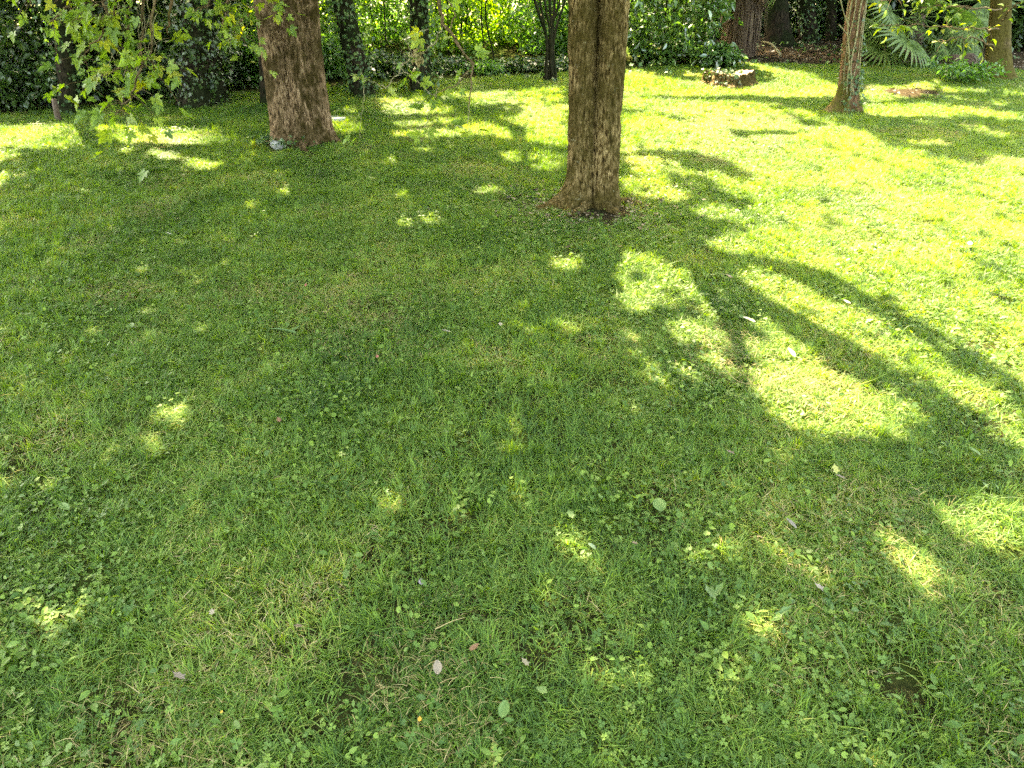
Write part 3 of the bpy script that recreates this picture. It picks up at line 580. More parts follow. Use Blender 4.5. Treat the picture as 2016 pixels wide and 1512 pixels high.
V, Q = tube(smooth_path([pt(1668, 68, 8.4), pt(1660, 58, 8.3), pt(1651, 48, 8.25)], 6)-TREE_3, .005, 6); a = Acc(); a.add(V, Q); link('shoot', a.mesh('shoot', M['twig_pale'], True), t3)
# fourth tree at the right edge
t4 = thing('mossy_tree', 'moss covered tree at the right edge behind the leafy low branches', 'tree', TREE_4)
top4 = pt(1974, -60, TREE_4[1]-.05)-TREE_4; r4 = 16/1517*11.2
link('trunk', trunk_mesh((0, 0, 0), top4, M['bark_moss'], r4*1.15, r4*.85, [(c_(-.2), c_(0), c_(.85)), (c_(.2), c_(0), c_(.85))], [(200, .10, .4, .2), (-10, .08, .4, .15)], 110, 96, .006, flare=.2, fh=.35, freq=24), t4)
reg(t4, TREE_4+top4, 3)

# ------------------------------------------------------------ hanging branches with separate leaves
LEAFME = {}
def leafmesh(kind, tpl, mat, nvar=5):
    if kind in LEAFME: return LEAFME[kind]
    out = []
    for v in range(nvar):
        V0, Fs = tpl; V = V0.copy(); V[:, 2] = V[:, 2]*R.uniform(.5, 2.4)-.18*V[:, 1]**2*R.uniform(.2, 1.6)+.1*V[:, 0]*R.uniform(-1, 1); V[:, 0] *= R.uniform(.85, 1.1)
        A = np.ones((len(V), 4))*.5; A[:, 0] = [.1, .35, .5, .7, .95, .3, .6, .8][v % 8]; A[:, 2] = R.rand()
        out.append(mesh_np('leaf', V, [f for f in Fs], mat, A))
    LEAFME[kind] = out; return out
from mathutils import Matrix
def put_leaf(meshes, P, D, N, size, root):
    D = Vector(D).normalized(); N = Vector(N); X = D.cross(N).normalized(); Z = X.cross(D)
    o = bpy.data.objects.new('leaf', random.choice(meshes)); COL.objects.link(o); o.parent = root
    m = Matrix((X, D, Z)).transposed().to_4x4(); m = Matrix.Translation(Vector(P)-root.location) @ m @ Matrix.Scale(size, 4); o.matrix_local = m
    return o
def branch(root, pxs, Y, r0, r1, mat, name='branch', wob=.0):
    P = np.array([pt(p[0], p[1], p[2] if len(p) > 2 else Y) for p in pxs]); P = smooth_path(P, 6*len(P)); n = len(P)
    P = P+wob*np.stack([fbm(np.arange(n)*.6+i*9+pxs[0][0], np.zeros(n), o=2)-.5 for i in range(3)], -1)
    V, Q = tube(P-np.array(root.location), np.linspace(r0, r1, n), 7); a = Acc(); a.add(V, Q); link(name, a.mesh(name, mat, True), root); return P
def sprays(root, P, n, meshes, size, spread, mat, droop=.7, lo=0.0, twigs=None, face=(0, -.5, .9), extra=None):
    for k in range(n):
        t = lo+(1-lo)*R.rand(); p = P[int(t*(len(P)-1))]
        d = R.normal(size=3)*np.array([1, .9, .5]); d /= np.linalg.norm(d)+1e-6; L = spread*R.uniform(.25, 1)
        q = p+d*L+np.array([0, 0, -.25*L])
        if twigs is not None:
            V, Q = tube(smooth_path([p, (p+q)/2+np.array([0, 0, .02]), q], 4)-np.array(root.location), [.0025, .002, .0018, .0012], 4); twigs.add(V, Q)
        if extra is not None and R.rand() < .35:
            m = 2; leaves(extra, q-np.array(root.location)+R.normal(size=(m, 3))*.09, rdir(m)+np.array([0, -.1, -droop]), np.array(face)+R.normal(size=(m, 3))*.6, size*R.uniform(.6, 1.15, m), T_MAPLE)
        put_leaf(meshes, q, d+np.array([0, -.1, -droop*R.uniform(.3, 1.3)]), np.array(face)+R.normal(size=3)*.45, size*R.uniform(.65, 1.25), root)
ml = leafmesh('maple', T_MAPLE, M['maple'], 8)
tw = Acc()
YL = 5.9; ex = Acc()
for pxs, n, lo in [([(200, -90), (205, 0), (200, 60), (170, 100), (160, 130)], 30, .25), ([(260, -90), (255, 30), (245, 120), (190, 150), (165, 170)], 34, .3), ([(300, -90), (280, 40), (275, 130), (262, 180), (242, 210), (234, 228)], 44, .4),
                   ([(150, -90), (140, 0), (120, 30), (95, 48)], 26, .3), ([(90, -90), (70, -20), (60, 5)], 12, .4), ([(240, -90), (225, 10), (200, 40), (150, 40)], 30, .2), ([(320, -90), (300, 60), (300, 110), (308, 155)], 22, .5), ([(60, -110), (30, -40), (20, -15)], 7, .3)]:
    P = branch(tl, [(x, y, YL+.25*math.sin(x)) for x, y in pxs], YL, .010, .003, M['twig'], wob=.05); sprays(tl, P, int(n*.62), ml, .105, .24, M['maple'], lo=lo, twigs=tw, extra=ex)
for pxs, n in [([(480, -90, 6.9), (455, -10, 6.7), (440, 50, 6.6), (455, 85, 6.6)], 22), ([(430, -90, 6.8), (415, -10, 6.6), (405, 20, 6.6)], 14), ([(520, -90, 6.9), (500, 10, 6.7), (475, 45, 6.6), (480, 85, 6.6)], 20), ([(520, -60, 6.9), (525, 0, 6.75), (545, 25, 6.7)], 10)]:
    P = branch(tl, pxs, 6.7, .010, .003, M['twig'], wob=.05); sprays(tl, P, n, ml, .085, .15, M['maple'], lo=.25, twigs=tw, extra=ex)
link('twigs', tw.mesh('twigs', M['twig'], True), tl, kind='stuff'); link('foliage', ex.mesh('foliage', M['maple']), tl, kind='stuff')
for k in range(11):                                   # pale bare tendrils hanging inside the left spray
    x = 200+R.uniform(0, 110); branch(tl, [(x, -60), (x+R.uniform(-8, 8), 20), (x+R.uniform(-8, 8), 70+R.uniform(0, 20)), (x+R.uniform(-6, 6), 110+R.uniform(0, 60))], YL-.1, .0035, .002, M['twig_pale'], 'tendril', .06)
branch(tl, [(345, -60), (336, 10), (332, 40), (326, 65)], 5.8, .012, .004, M['bark_red'], 'tendril', .03)
# dangling branch in the middle, from the twin-stem tree
tw = Acc(); YM = 4.9
P1 = branch(tm, [(862, -80), (866, 10), (870, 45), (885, 62), (900, 85), (915, 108), (932, 125)], YM, .013, .006, M['twig'], wob=.03)
P2 = branch(tm, [(930, 118), (928, 150), (925, 185), (924, 208)], YM, .005, .004, M['twig'], wob=.02)
P3 = branch(tm, [(872, 50), (855, 85), (835, 100), (812, 112), (790, 135), (758, 172)], YM, .005, .003, M['twig_pale'], wob=.03)
P4 = branch(tm, [(812, 110), (800, 80), (820, 65), (845, 58)], YM, .003, .002, M['twig_pale'], wob=.02)
P5 = branch(tm, [(790, 135), (820, 160), (845, 182), (860, 190)], YM, .003, .002, M['twig_pale'], wob=.02)
P6 = branch(tm, [(758, 172), (730, 160), (708, 145)], YM, .003, .0015, M['twig_pale'], wob=.02)
P7 = branch(tm, [(925, 205), (922, 240), (924, 262)], YM, .003, .0015, M['twig_pale'], wob=.02)
P8 = branch(tm, [(865, 170), (850, 205), (838, 250), (830, 280)], YM, .0025, .0015, M['twig_pale'], wob=.02)
P9 = branch(tm, [(885, 60), (895, 30), (880, -10), (878, -60)], YM, .004, .004, M['twig'], wob=.02)
PA = branch(tm, [(932, 125), (905, 160), (880, 175), (850, 186)], YM, .004, .002, M['twig'], wob=.02)
PB = branch(tm, [(715, 155), (715, 200), (707, 250), (708, 275)], YM, .002, .001, M['twig_pale'], wob=.02)
for P, n in ((P3[15:], 6), (P4, 6), (P5, 14), (P6[6:], 7), (P7[12:], 7), (P8[8:], 7), (P1[26:], 6), (PA, 8), (P9, 3), (PB[14:], 4)): sprays(tm, P, max(2, int(n*.65)), ml, .085, .07, M['maple'], droop=.4)
a = Acc(); n = 60; leaves(a, pt(822, 108, YM-.01)-TREE_M+R.normal(size=(n, 3))*np.array([.018, .015, .03]), rdir(n)+np.array([0, 0, -1.2]), rdir(n), .035*R.uniform(.6, 1.2, n), T_OVAL, R.uniform(.7, 1, n)); link('seed_cluster', a.mesh('seed_cluster', M['thatch']), tm)
# low sprays of the tree on the right edge
tw = Acc(); sl = leafmesh('oval', T_OVAL, M['maple'], 6); YR = 9.6
for pxs, n in [([(1965, 60, 10.4), (1920, 55), (1860, 52), (1800, 50), (1730, 52)], 44), ([(1960, 90, 10.4), (1920, 78), (1880, 75), (1850, 82)], 24), ([(1970, -40, 10.4), (1880, -15), (1800, -5), (1725, 2)], 44), ([(1968, 20, 10.4), (1900, 12), (1850, 14), (1812, 18)], 24), ([(1975, 40, 10.4), (2000, 10), (2030, 0)], 12)]:
    P = branch(t4, [(p[0], p[1], p[2] if len(p) > 2 else YR) for p in pxs], YR, .010, .003, M['twig'], wob=.06); sprays(t4, P, n, sl, .085, .15, M['bright'], droop=.25, lo=.12, twigs=tw, face=(0, -.2, 1.2))
link('twigs', tw.mesh('twigs', M['twig'], True), t4, kind='stuff')

# ------------------------------------------------------------ woodland trees behind
def wood_tree(name, label, px, py, wpx, topx, mat, dark_ivy=0, Y=None, group='trees at the edge of the wood', hgt=3.2, ivyname='ivy', shade_crown=True):
    B = ground(px, py) if Y is None else np.array([*pt(px, py, Y)[:2], 0])
    if Y is not None: B[2] = gh(B[0], B[1])
    o = thing(name, label, 'tree', B, group)
    T = pt(topx, 0, B[1])-B; T = T*(hgt/max(T[2], .3)); T[2] = hgt
    r = wpx/2/1517*math.hypot(B[1], 1.)
    link('trunk', trunk_mesh((0, 0, 0), T, mat, r*1.1, r*.8, [(c_(0), c_(0), c_(1))], [(R.uniform(0, 360), r*.4, .5, .2), (R.uniform(0, 360), r*.3, .5, .2)], 50, 36, .008, flare=.25, fh=.3, freq=20, bend=R.uniform(-.05, .05)), o)
    if dark_ivy:
        a = Acc(); n = int(dark_ivy*1.7); z = R.uniform(0.0, hgt, n)**.9; th = R.uniform(0, 2*np.pi, n); u = z/hgt; rr = r*1.05+np.abs(R.normal(size=n))*.09*(1+z*.5)
        leaves(a, np.stack([T[0]*u+rr*np.cos(th), T[1]*u+rr*np.sin(th), z], -1), rdir(n)+np.array([0, 0, -.8]), np.stack([np.cos(th), np.sin(th), np.full(n, .5)], -1), .045*R.uniform(.6, 1.3, n), T_IVY)
        link(ivyname, a.mesh(ivyname, M['ivy'] if dark_ivy < 2600 else M['dark']), o, kind='stuff')
    if shade_crown: reg(o, B+T, 3)
    return o
wood_tree('woodland_tree', 'dark trunk in the far left thicket with hanging leaves in front', 138, 222, 26, 108, M['bark_dark'], 500)
wood_tree('woodland_tree', 'wide ivy smothered trunk between the left leaf spray and the pinkish tree', 395, 205, 62, 392, M['bark_dark'], 3600)
wood_tree('woodland_tree', 'dark trunk half hidden just left of the pinkish tree', 531, 204, 26, 522, M['bark_dark'], 120)
wood_tree('woodland_tree', 'ivy clad trunk leaning left, nearest right of the pinkish tree', 716, 190, 34, 672, M['bark_dark'], 1700)
wood_tree('woodland_tree', 'upright ivy clad trunk behind the dangling twigs', 829, 181, 31, 828, M['bark_dark'], 1500)
wood_tree('woodland_tree', 'broad dark trunk right of the shaggy palm', 1528, 104, 36, 1526, M['bark_dark'], 0, Y=14.2)
wood_tree('woodland_tree', 'dark ivy covered trunk between the shaggy palm and the slender tree', 1590, 100, 28, 1588, M['bark_dark'], 1500, Y=14.6)
wood_tree('woodland_tree', 'thin dark trunk just left of the slender vine tree', 1632, 100, 15, 1636, M['bark_dark'], 300, Y=15)
wood_tree('woodland_tree', 'dim trunk in the wood at the far right of the picture', 2010, 110, 30, 2020, M['bark_dark'], 600, Y=14.5)
# multi-stemmed hazel
B = ground(1085, 166)+np.array([0, .25, 0]); hz = thing('hazel', 'dark many stemmed hazel just left of the twin stem tree', 'tree', B)
for k in range(7):
    tp = pt(1040+k*14, -70, B[1]+R.uniform(-.3, .5))-B; Pp = smooth_path([np.array([(k-3)*.03, R.uniform(-.05, .05), -.05]), tp*.35*np.array([.7, 1, 1])+np.array([R.normal()*.04, 0, 0]), tp*.7, tp], 18)
    V, Q = tube(Pp, np.linspace(.020, .010, 18)*R.uniform(.7, 1.3), 8); a = Acc(); a.add(V, Q); link('stem', a.mesh('stem', M['bark_dark'], True), hz)

# ------------------------------------------------------------ bushes and saplings
def bush(name, label, cat, px0, px1, ptop, Y, mat, tpl, size, n, per=14, dens_low=.0, stems=5, depth=.8, group=None, hollow=.0, spread=.12, objleaves=0, kindmesh=None, col=None, thr=.30):
    xc = (px0+px1)/2; b = pt(xc, 140, Y); B = np.array([b[0], Y, float(gh(b[0], Y))]); w = (px1-px0)/2/1517*(Y*cP+.6); H = pt(xc, ptop, Y)[2]-B[2]
    o = thing(name, label, cat, B, group)
    a = Acc(); d = rdir(n); rad_ = R.uniform(hollow, 1, n)**.5
    C = d*rad_[:, None]*np.array([w, depth, H*.55]); C[:, 2] = C[:, 2]+H*.48
    C[:, :2] *= (1-.25*np.clip(-C[:, 2:3]+.3*H, 0, 1)); k = C[:, 2] > -.1*H; C = C[k]; C[:, 2] = np.abs(C[:, 2])+.02
    lump = fbm((C[:, 0]+B[0])*2.2, C[:, 2]*2.2, (C[:, 1])*2.2, 2); C = C[lump > thr]
    if col is None: col = mat is not M['laurel']
    if col: C[:, 2] = R.rand(len(C))**1.1*H*(.55+.75*fbm((C[:, 0]+B[0])*2.6, C[:, 1]*2.6, o=2)); C[:, :2] *= np.clip(1.25-.15*R.rand(len(C), 1), 0, 2)
    cloud(a, C, per, spread, size, tpl, tint_c=R.rand(len(C)), keep=lambda P: ~is_lit(shadow_pt(P+B)) & (P[:, 2] > 0))
    link('foliage', a.mesh('foliage', mat), o, kind='stuff')
    for s in range(stems):
        q = np.array([R.uniform(-w, w)*.6, R.uniform(-.4, .4)*depth, H*R.uniform(.7, 1)]); bs = np.array([q[0]*.35+R.normal()*.03, q[1]*.3, -.04])
        V, Q = tube(smooth_path([bs, bs*.4+q*.6*np.array([.8, 1, .8]), q], 10), np.linspace(.014, .005, 10), 6); aa = Acc(); aa.add(V, Q); link('stem', aa.mesh('stem', M['bark_dark'], True), o)
    if objleaves:
        lm = leafmesh(*kindmesh)
        for i in range(objleaves):
            d1 = np.array([R.uniform(-1, 1), -R.uniform(.35, 1), R.uniform(-.2, 1)]); d1 /= np.linalg.norm(d1); c = d1*np.array([w, depth, H*.55])*R.uniform(.98, 1.06)+np.array([0, 0, H*.48])
            put_leaf(lm, B+c, d1*np.array([1, 1, .5])+R.normal(size=3)*.5+np.array([0, 0, .1]), R.normal(size=3)*.4+np.array([0, -.3, 1.2]), size*R.uniform(.9, 1.4), o)
    return o
DG = 'dark shrubs under the trees'; SG = 'sunlit saplings behind the lawn'
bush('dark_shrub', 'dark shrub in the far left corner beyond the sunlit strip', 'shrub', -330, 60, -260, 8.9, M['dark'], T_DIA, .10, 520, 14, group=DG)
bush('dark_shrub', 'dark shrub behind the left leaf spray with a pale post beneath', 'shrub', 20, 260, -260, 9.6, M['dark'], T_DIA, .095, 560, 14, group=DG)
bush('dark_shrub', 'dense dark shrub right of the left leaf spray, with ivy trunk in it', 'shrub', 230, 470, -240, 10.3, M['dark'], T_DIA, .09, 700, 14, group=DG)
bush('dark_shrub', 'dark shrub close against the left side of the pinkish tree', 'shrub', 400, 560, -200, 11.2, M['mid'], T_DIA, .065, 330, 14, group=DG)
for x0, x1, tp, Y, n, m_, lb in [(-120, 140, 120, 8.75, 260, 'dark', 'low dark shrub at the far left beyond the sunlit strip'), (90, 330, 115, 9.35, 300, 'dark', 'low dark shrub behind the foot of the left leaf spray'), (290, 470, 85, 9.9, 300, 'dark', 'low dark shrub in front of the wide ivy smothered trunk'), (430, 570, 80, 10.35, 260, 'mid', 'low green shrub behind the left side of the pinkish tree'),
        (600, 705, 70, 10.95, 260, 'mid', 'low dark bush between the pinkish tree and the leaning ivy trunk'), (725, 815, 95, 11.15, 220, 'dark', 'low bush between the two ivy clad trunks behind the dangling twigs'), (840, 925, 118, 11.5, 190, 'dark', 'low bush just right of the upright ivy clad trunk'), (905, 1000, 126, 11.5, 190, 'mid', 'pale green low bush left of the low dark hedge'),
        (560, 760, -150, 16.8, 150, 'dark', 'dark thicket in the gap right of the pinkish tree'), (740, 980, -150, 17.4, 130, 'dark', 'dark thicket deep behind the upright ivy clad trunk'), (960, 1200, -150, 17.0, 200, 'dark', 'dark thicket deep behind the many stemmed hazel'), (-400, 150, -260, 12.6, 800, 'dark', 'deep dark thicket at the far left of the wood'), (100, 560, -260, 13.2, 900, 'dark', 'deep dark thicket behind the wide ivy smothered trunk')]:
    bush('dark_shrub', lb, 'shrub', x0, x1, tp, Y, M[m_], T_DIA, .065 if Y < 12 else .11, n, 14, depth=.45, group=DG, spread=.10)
bush('clipped_hedge', 'low dark hedge left of the twin stem tree', 'hedge', 985, 1140, 112, 11.6, M['dark'], T_DIA, .05, 520, 16, depth=.45, spread=.06)
for i, (x0, x1, tp, Y, n, lb) in enumerate([(600, 740, -160, 13.4, 240, 'bright sapling with thin stems right beside the pinkish tree'), (700, 840, -200, 14.6, 260, 'sunlit sapling seen between the two ivy clad trunks'), (830, 970, -180, 13.6, 250, 'sunlit sapling directly behind the dangling rope like twig'),
        (930, 1060, -140, 14.8, 240, 'yellow green sapling above the low dark hedge'), (1020, 1170, -180, 13.2, 300, 'green sapling around the many stemmed hazel'), (470, 620, -160, 14.0, 200, 'bright sapling behind the pinkish tree seen at its left')]):
    bush('sapling', lb, 'sapling', x0, x1, tp, Y, M['bright'] if i in (0, 2, 3) else M['mid'], T_DIA, .088, int(n*2.1), 13, thr=.43, stems=3, depth=.9, group=SG, hollow=.1, spread=.16)
bush('laurel_bush', 'glossy broad leaved laurel bush right of the twin stem tree', 'bush', 1190, 1420, -190, 12.2, M['laurel'], T_OVAL, .11, 620, 12, depth=.9, hollow=.35, spread=.12, objleaves=200, kindmesh=('laurel', T_OVAL, M['laurel'], 6))
bush('laurel_bush', 'low laurel shoots at the foot of the shaggy palm', 'bush', 1350, 1452, 92, 11.8, M['laurel'], T_OVAL, .09, 110, 12, depth=.45, hollow=.3, spread=.09, stems=3, objleaves=70, kindmesh=('laurel', T_OVAL, M['laurel'], 6))
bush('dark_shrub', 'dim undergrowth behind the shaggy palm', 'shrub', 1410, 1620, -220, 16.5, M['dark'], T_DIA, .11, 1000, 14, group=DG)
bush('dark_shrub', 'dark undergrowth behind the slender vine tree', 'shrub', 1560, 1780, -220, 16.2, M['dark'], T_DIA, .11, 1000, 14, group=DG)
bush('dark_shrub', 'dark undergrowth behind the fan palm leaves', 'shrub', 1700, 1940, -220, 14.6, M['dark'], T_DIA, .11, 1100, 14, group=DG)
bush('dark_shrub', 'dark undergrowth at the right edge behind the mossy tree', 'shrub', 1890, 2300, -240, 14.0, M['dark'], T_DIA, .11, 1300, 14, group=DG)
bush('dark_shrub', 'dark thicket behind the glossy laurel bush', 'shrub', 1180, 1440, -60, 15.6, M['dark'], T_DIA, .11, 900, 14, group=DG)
bush('low_shrub', 'small spreading green shrub left of the mossy tree foot', 'shrub', 1838, 1965, 112, 10.4, M['mid'], T_OVAL, .07, 75, 10, depth=.4, stems=4, spread=.09)
a = Acc(); n = 8000
C = np.stack([R.uniform(-26, 26, n), R.uniform(19, 34, n), np.zeros(n)], -1); C[:, 2] = plane_z(C[:, 1])+R.uniform(0, 1, n)**1.5*9
k = (fbm(C[:, 0]*.35, C[:, 1]*.35, C[:, 2]*.35) > .43) & ((np.abs(C[:, 0]+1) > 2.2+.0*C[:, 0]) | (C[:, 2] > plane_z(C[:, 1])+1.6) | (R.rand(n) < .25)); C = C[k]
cloud(a, C, 14, .5, .17, T_DIA); link('distant_wood', a.mesh('distant_wood', M['bright']), kind='stuff')
# thin bare stems among the saplings
for k in (0, 2, 4, 5, 7, 8, 11, 12, 15):
    px = [640, 655, 668, 690, 745, 762, 790, 868, 885, 905, 940, 955, 975, 1000, 1020, 1045][k]; Y = R.uniform(12.2, 13.6); b = pt(px, 150, Y); b[2] = gh(b[0], Y)
    o = thing('thin_stem', 'thin bare upright stem behind the lawn, '+['just right of the pinkish tree', 'second right of the pinkish tree', 'left of the leaning ivy trunk foot', 'touching the leaning ivy trunk', 'just right of the leaning ivy trunk', 'midway between the two ivy trunks', 'just left of the upright ivy trunk', 'just right of the upright ivy trunk', 'left of the rope like dangling twig', 'right behind the rope like dangling twig', 'right of the rope like dangling twig', 'second right of the dangling twig', 'at the left end of the low hedge', 'over the left part of the low hedge', 'over the middle of the low hedge', 'just left of the many stemmed hazel'][k], 'stem', b, 'thin bare stems behind the lawn')
    Pp = smooth_path([[0, 0, -.05], [R.normal()*.10, 0, .8], [R.normal()*.25, R.normal()*.2, 1.7], [R.normal()*.45, R.normal()*.4, 2.9]], 14); V, Q = tube(Pp, np.linspace(R.uniform(.006, .016), .005, 14), 6); a = Acc(); a.add(V, Q); link('stem', a.mesh('stem', M['bark_dark'], True), o)

# ------------------------------------------------------------ palms
def fan(nseg=34, spread=300, L=.55, droop=.25):
    a = Acc(); V = []; Q = []
    for i in range(nseg):
        an = rad(-spread/2+spread*i/(nseg-1)); d = np.array([math.sin(an), math.cos(an), 0]); s = np.array([math.cos(an), -math.sin(an), 0]); l = L*(1-.22*abs(i/(nseg-1)-.5)*2)*R.uniform(.93, 1.05); b = len(V)
        for t, w in ((.06, .006), (.35, .020), (.62, .019), (.85, .010), (1.0, .001)):
            z = -droop*l*max(0, t-.5)**1.6*2.2*R.uniform(.8, 1.2)+.03*math.sin(an)*0
            c = d*l*t+np.array([0, 0, z]); V += [c-s*w+[0, 0, .007], c, c+s*w+[0, 0, .007]]
        for k in range(4):
            o = b+3*k; Q += [[o, o+1, o+4, o+3], [o+1, o+2, o+5, o+4]]
    V = np.array(V); A = np.ones((len(V), 4))*.5; A[:, 0] = np.repeat(R.rand(nseg), 15)*.7
    a.add(V, np.array(Q), A); return a
fans = []
for v in range(4): fans.append(fan(R.randint(28, 38), R.uniform(240, 320), .55, R.uniform(.15, .45)).mesh('frond', M['palm']))
deadfan = []
for v in range(3):
    A_ = fan(26, 150, .6, .9); me = A_.mesh('dead_frond', M['deadpalm']); deadfan.append(me)
def frond(root, base, tip, up, me, size, name='frond', pet=True):
    base = np.asarray(base, float); tip = np.asarray(tip, float); D = Vector(tip-base).normalized(); N = Vector(up); X = D.cross(N).normalized(); Z = X.cross(D)
    o = link(name, me, root); o.matrix_local = Matrix.Translation(Vector(tip)-root.location) @ Matrix((X, D, Z)).transposed().to_4x4() @ Matrix.Scale(size, 4)
    if pet:
        V, Q = tube(smooth_path([base, (base+tip)/2+np.array([0, 0, .06]), tip], 8)-np.array(root.location), np.linspace(.010, .006, 8), 6); a = Acc(); a.add(V, Q); link('petiole', a.mesh('petiole', M['palm'], True), root)
YP = 12.9; bp = pt(1790, 128, YP); bp[2] = gh(bp[0], YP)
fp = thing('fan_palm', 'low spreading fan palm with green fronds behind the slender vine tree', 'palm', bp)
hub = bp+np.array([.1, .2, .55])
for (px, py, dy, ux, uy, uz, sz) in [(1785, 85, -1.0, 0, -1, .5, 1.05), (1752, 30, -.8, -.3, -1, .4, .75), (1740, 105, -.9, -.5, -1, .4, .8), (1735, 70, -.6, -.4, -1, .6, .8), (1868, 30, -.7, .2, -1, .6, .95), (1830, 75, -.5, .3, -1, .5, .8), (1800, 10, -.3, 0, -1, .7, .8), (1905, 60, -.3, .5, -1, .4, .8), (1850, 105, -.4, .4, -1, .2, .7), (1940, 5, 0, .5, -1, .5, .9), (1890, 95, -.3, .5, -1, .3, .7), (1770, 60, -.2, -.2, -1, .6, .7)]:
    tip = pt(px, py-8, YP+dy); frond(fp, hub, tip, (ux, uy, uz), random.choice(fans), sz*1.2)
V, Q = tube(np.array([[.1, .2, -.05], [.1, .2, .3], [.1, .2, .6]]), [.11, .12, .08], 12); a = Acc(); a.add(V, Q); link('trunk', a.mesh('trunk', M['hair'], True), fp)
for k in range(6):
    x = 1720+k*34; frond(fp, hub+np.array([0, 0, -.2]), pt(x, 112+R.uniform(-4, 4), YP-.7+R.uniform(-.2, .4)), (R.normal()*.2, -1, .1), random.choice(deadfan), .6, 'dead_frond', False)
# shaggy palm
bs = pt(1452, 118, 13.0); bs[2] = gh(bs[0], 13.0)
sp_ = thing('shaggy_palm', 'tall palm trunk wrapped in a hanging skirt of dead brown fronds', 'palm', bs)
a = Acc(); V, Q = tube(np.array([[0, 0, z] for z in np.linspace(-.05, 3.4, 30)]), .20+.05*R.rand(30), 24); a.add(V, Q); link('trunk', a.mesh('trunk', M['hair'], True), sp_)
a = Acc(); n = 1500; th = R.uniform(0, 2*np.pi, n); z0 = R.uniform(.3, 2.9, n); V = []; 
for i in range(n):
    L = R.uniform(.3, .75); r = .24+.24*np.clip(z0[i]/2, 0, 1)*R.rand(); bx, by = math.cos(th[i])*r, math.sin(th[i])*r; ex = R.uniform(-.06, .10)
    w = R.uniform(.003, .007); s = np.array([-math.sin(th[i]), math.cos(th[i]), 0])*w; p0 = np.array([bx*.8, by*.8, z0[i]]); p1 = np.array([bx*1.05, by*1.05, z0[i]-L*.5]); p2 = np.array([bx*(1+ex), by*(1+ex), z0[i]-L]); p2[2] = max(p2[2], .02); p1[2] = max(p1[2], .05)
    A = np.ones((6, 4))*.5; A[:, 0] = R.rand(); a.add([p0-s, p0+s, p1-s, p1+s, p2-s*.3, p2+s*.3], np.array([[0, 1, 3, 2], [2, 3, 5, 4]]), A)
link('skirt', a.mesh('skirt', M['deadpalm']), sp_, kind='stuff')
for k in range(16):
    th_ = rad(-175+k*11); r = .42; z = R.uniform(1.1, 1.6); b = bs+np.array([math.cos(th_)*.2, math.sin(th_)*.2, z+.15]); t = bs+np.array([math.cos(th_)*r, math.sin(th_)*r, z])
    o = link('dead_frond' if k % 3 else 'frond', random.choice(deadfan) if k % 3 else random.choice(fans), sp_); D = Vector((math.cos(th_)*.15, math.sin(th_)*.15, -1)).normalized(); N_ = Vector((math.cos(th_), math.sin(th_), .2)); X_ = D.cross(N_).normalized(); Z_ = X_.cross(D)
    o.matrix_local = Matrix.Translation(Vector(t-bs)) @ Matrix((X_, D, Z_)).transposed().to_4x4() @ Matrix.Diagonal((.55, .95, .8, 1))

# ------------------------------------------------------------ small things on the lawn
# stump with ivy
SB = ground(1436, 170)+np.array([0, .08, 0]); st = thing('tree_stump', 'low sawn tree stump with ivy on its left side in the sunny lawn', 'stump', SB)
ns, nz = 72, 14; th = np.linspace(0, 2*np.pi, ns, endpoint=False); prof = .25*(1+.12*np.sin(3*th+.4)+.07*np.sin(7*th)+.04*R.normal(size=ns)); rowsV = []
for k in range(nz):
    z = -.06+k/(nz-1)*(.15+.06); fl = 1+.35*math.exp(-max(z, 0)/.05); top_j = (.02*np.sin(2*th+1)+.012*R.normal(size=ns))*(k/(nz-1))
    rowsV.append(np.stack([prof*fl*np.cos(th)*1.05+.006*R.normal(size=ns), prof*fl*np.sin(th)*.9+.006*R.normal(size=ns), z+top_j], -1))
V = np.concatenate(rowsV+[np.array([[0, 0, .12]])]); i = np.arange(nz-1)[:, None]*ns; j = np.arange(ns)[None]; j2 = (j+1) % ns
Q = np.stack([i+j, i+j2, i+ns+j2, i+ns+j], -1).reshape(-1, 4); link('bark', mesh_np('bark', V[:-1], Q, M['bark_olive'], np.tile([.3, .5, .5, 1], (len(V)-1, 1)), True), st)
inner = rowsV[-1]*np.array([.97, .97, 1]); Vc = np.vstack([inner, inner*np.array([.5, .5, 1])+[0, 0, -.02], [[0, 0, .11]]]); jj = np.arange(ns); k2 = (jj+1) % ns
link('cut_top', mesh_np('cut_top', Vc, [np.stack([jj, k2, ns+k2, ns+jj], -1), np.stack([ns+jj, ns+k2, np.full(ns, 2*ns)], -1)], M['cut'], smooth=True), st)
a = Acc(); n = 240; th = R.uniform(rad(120), rad(290), n); r = .27*R.uniform(.8, 1.15, n); leaves(a, np.stack([r*np.cos(th), r*np.sin(th), R.uniform(.0, .19, n)], -1), rdir(n)+np.array([0, 0, -.4]), np.stack([np.cos(th), np.sin(th), np.full(n, .8)], -1), .045*R.uniform(.6, 1.3, n), T_IVY)
n = 60; leaves(a, np.stack([R.uniform(-.2, .2, n), R.uniform(.0, .25, n), R.uniform(.12, .2, n)], -1), rdir(n), rdir(n, 1.5), .04*R.uniform(.6, 1.2, n), T_IVY)
link('ivy', a.mesh('ivy', M['dark']), st, kind='stuff')
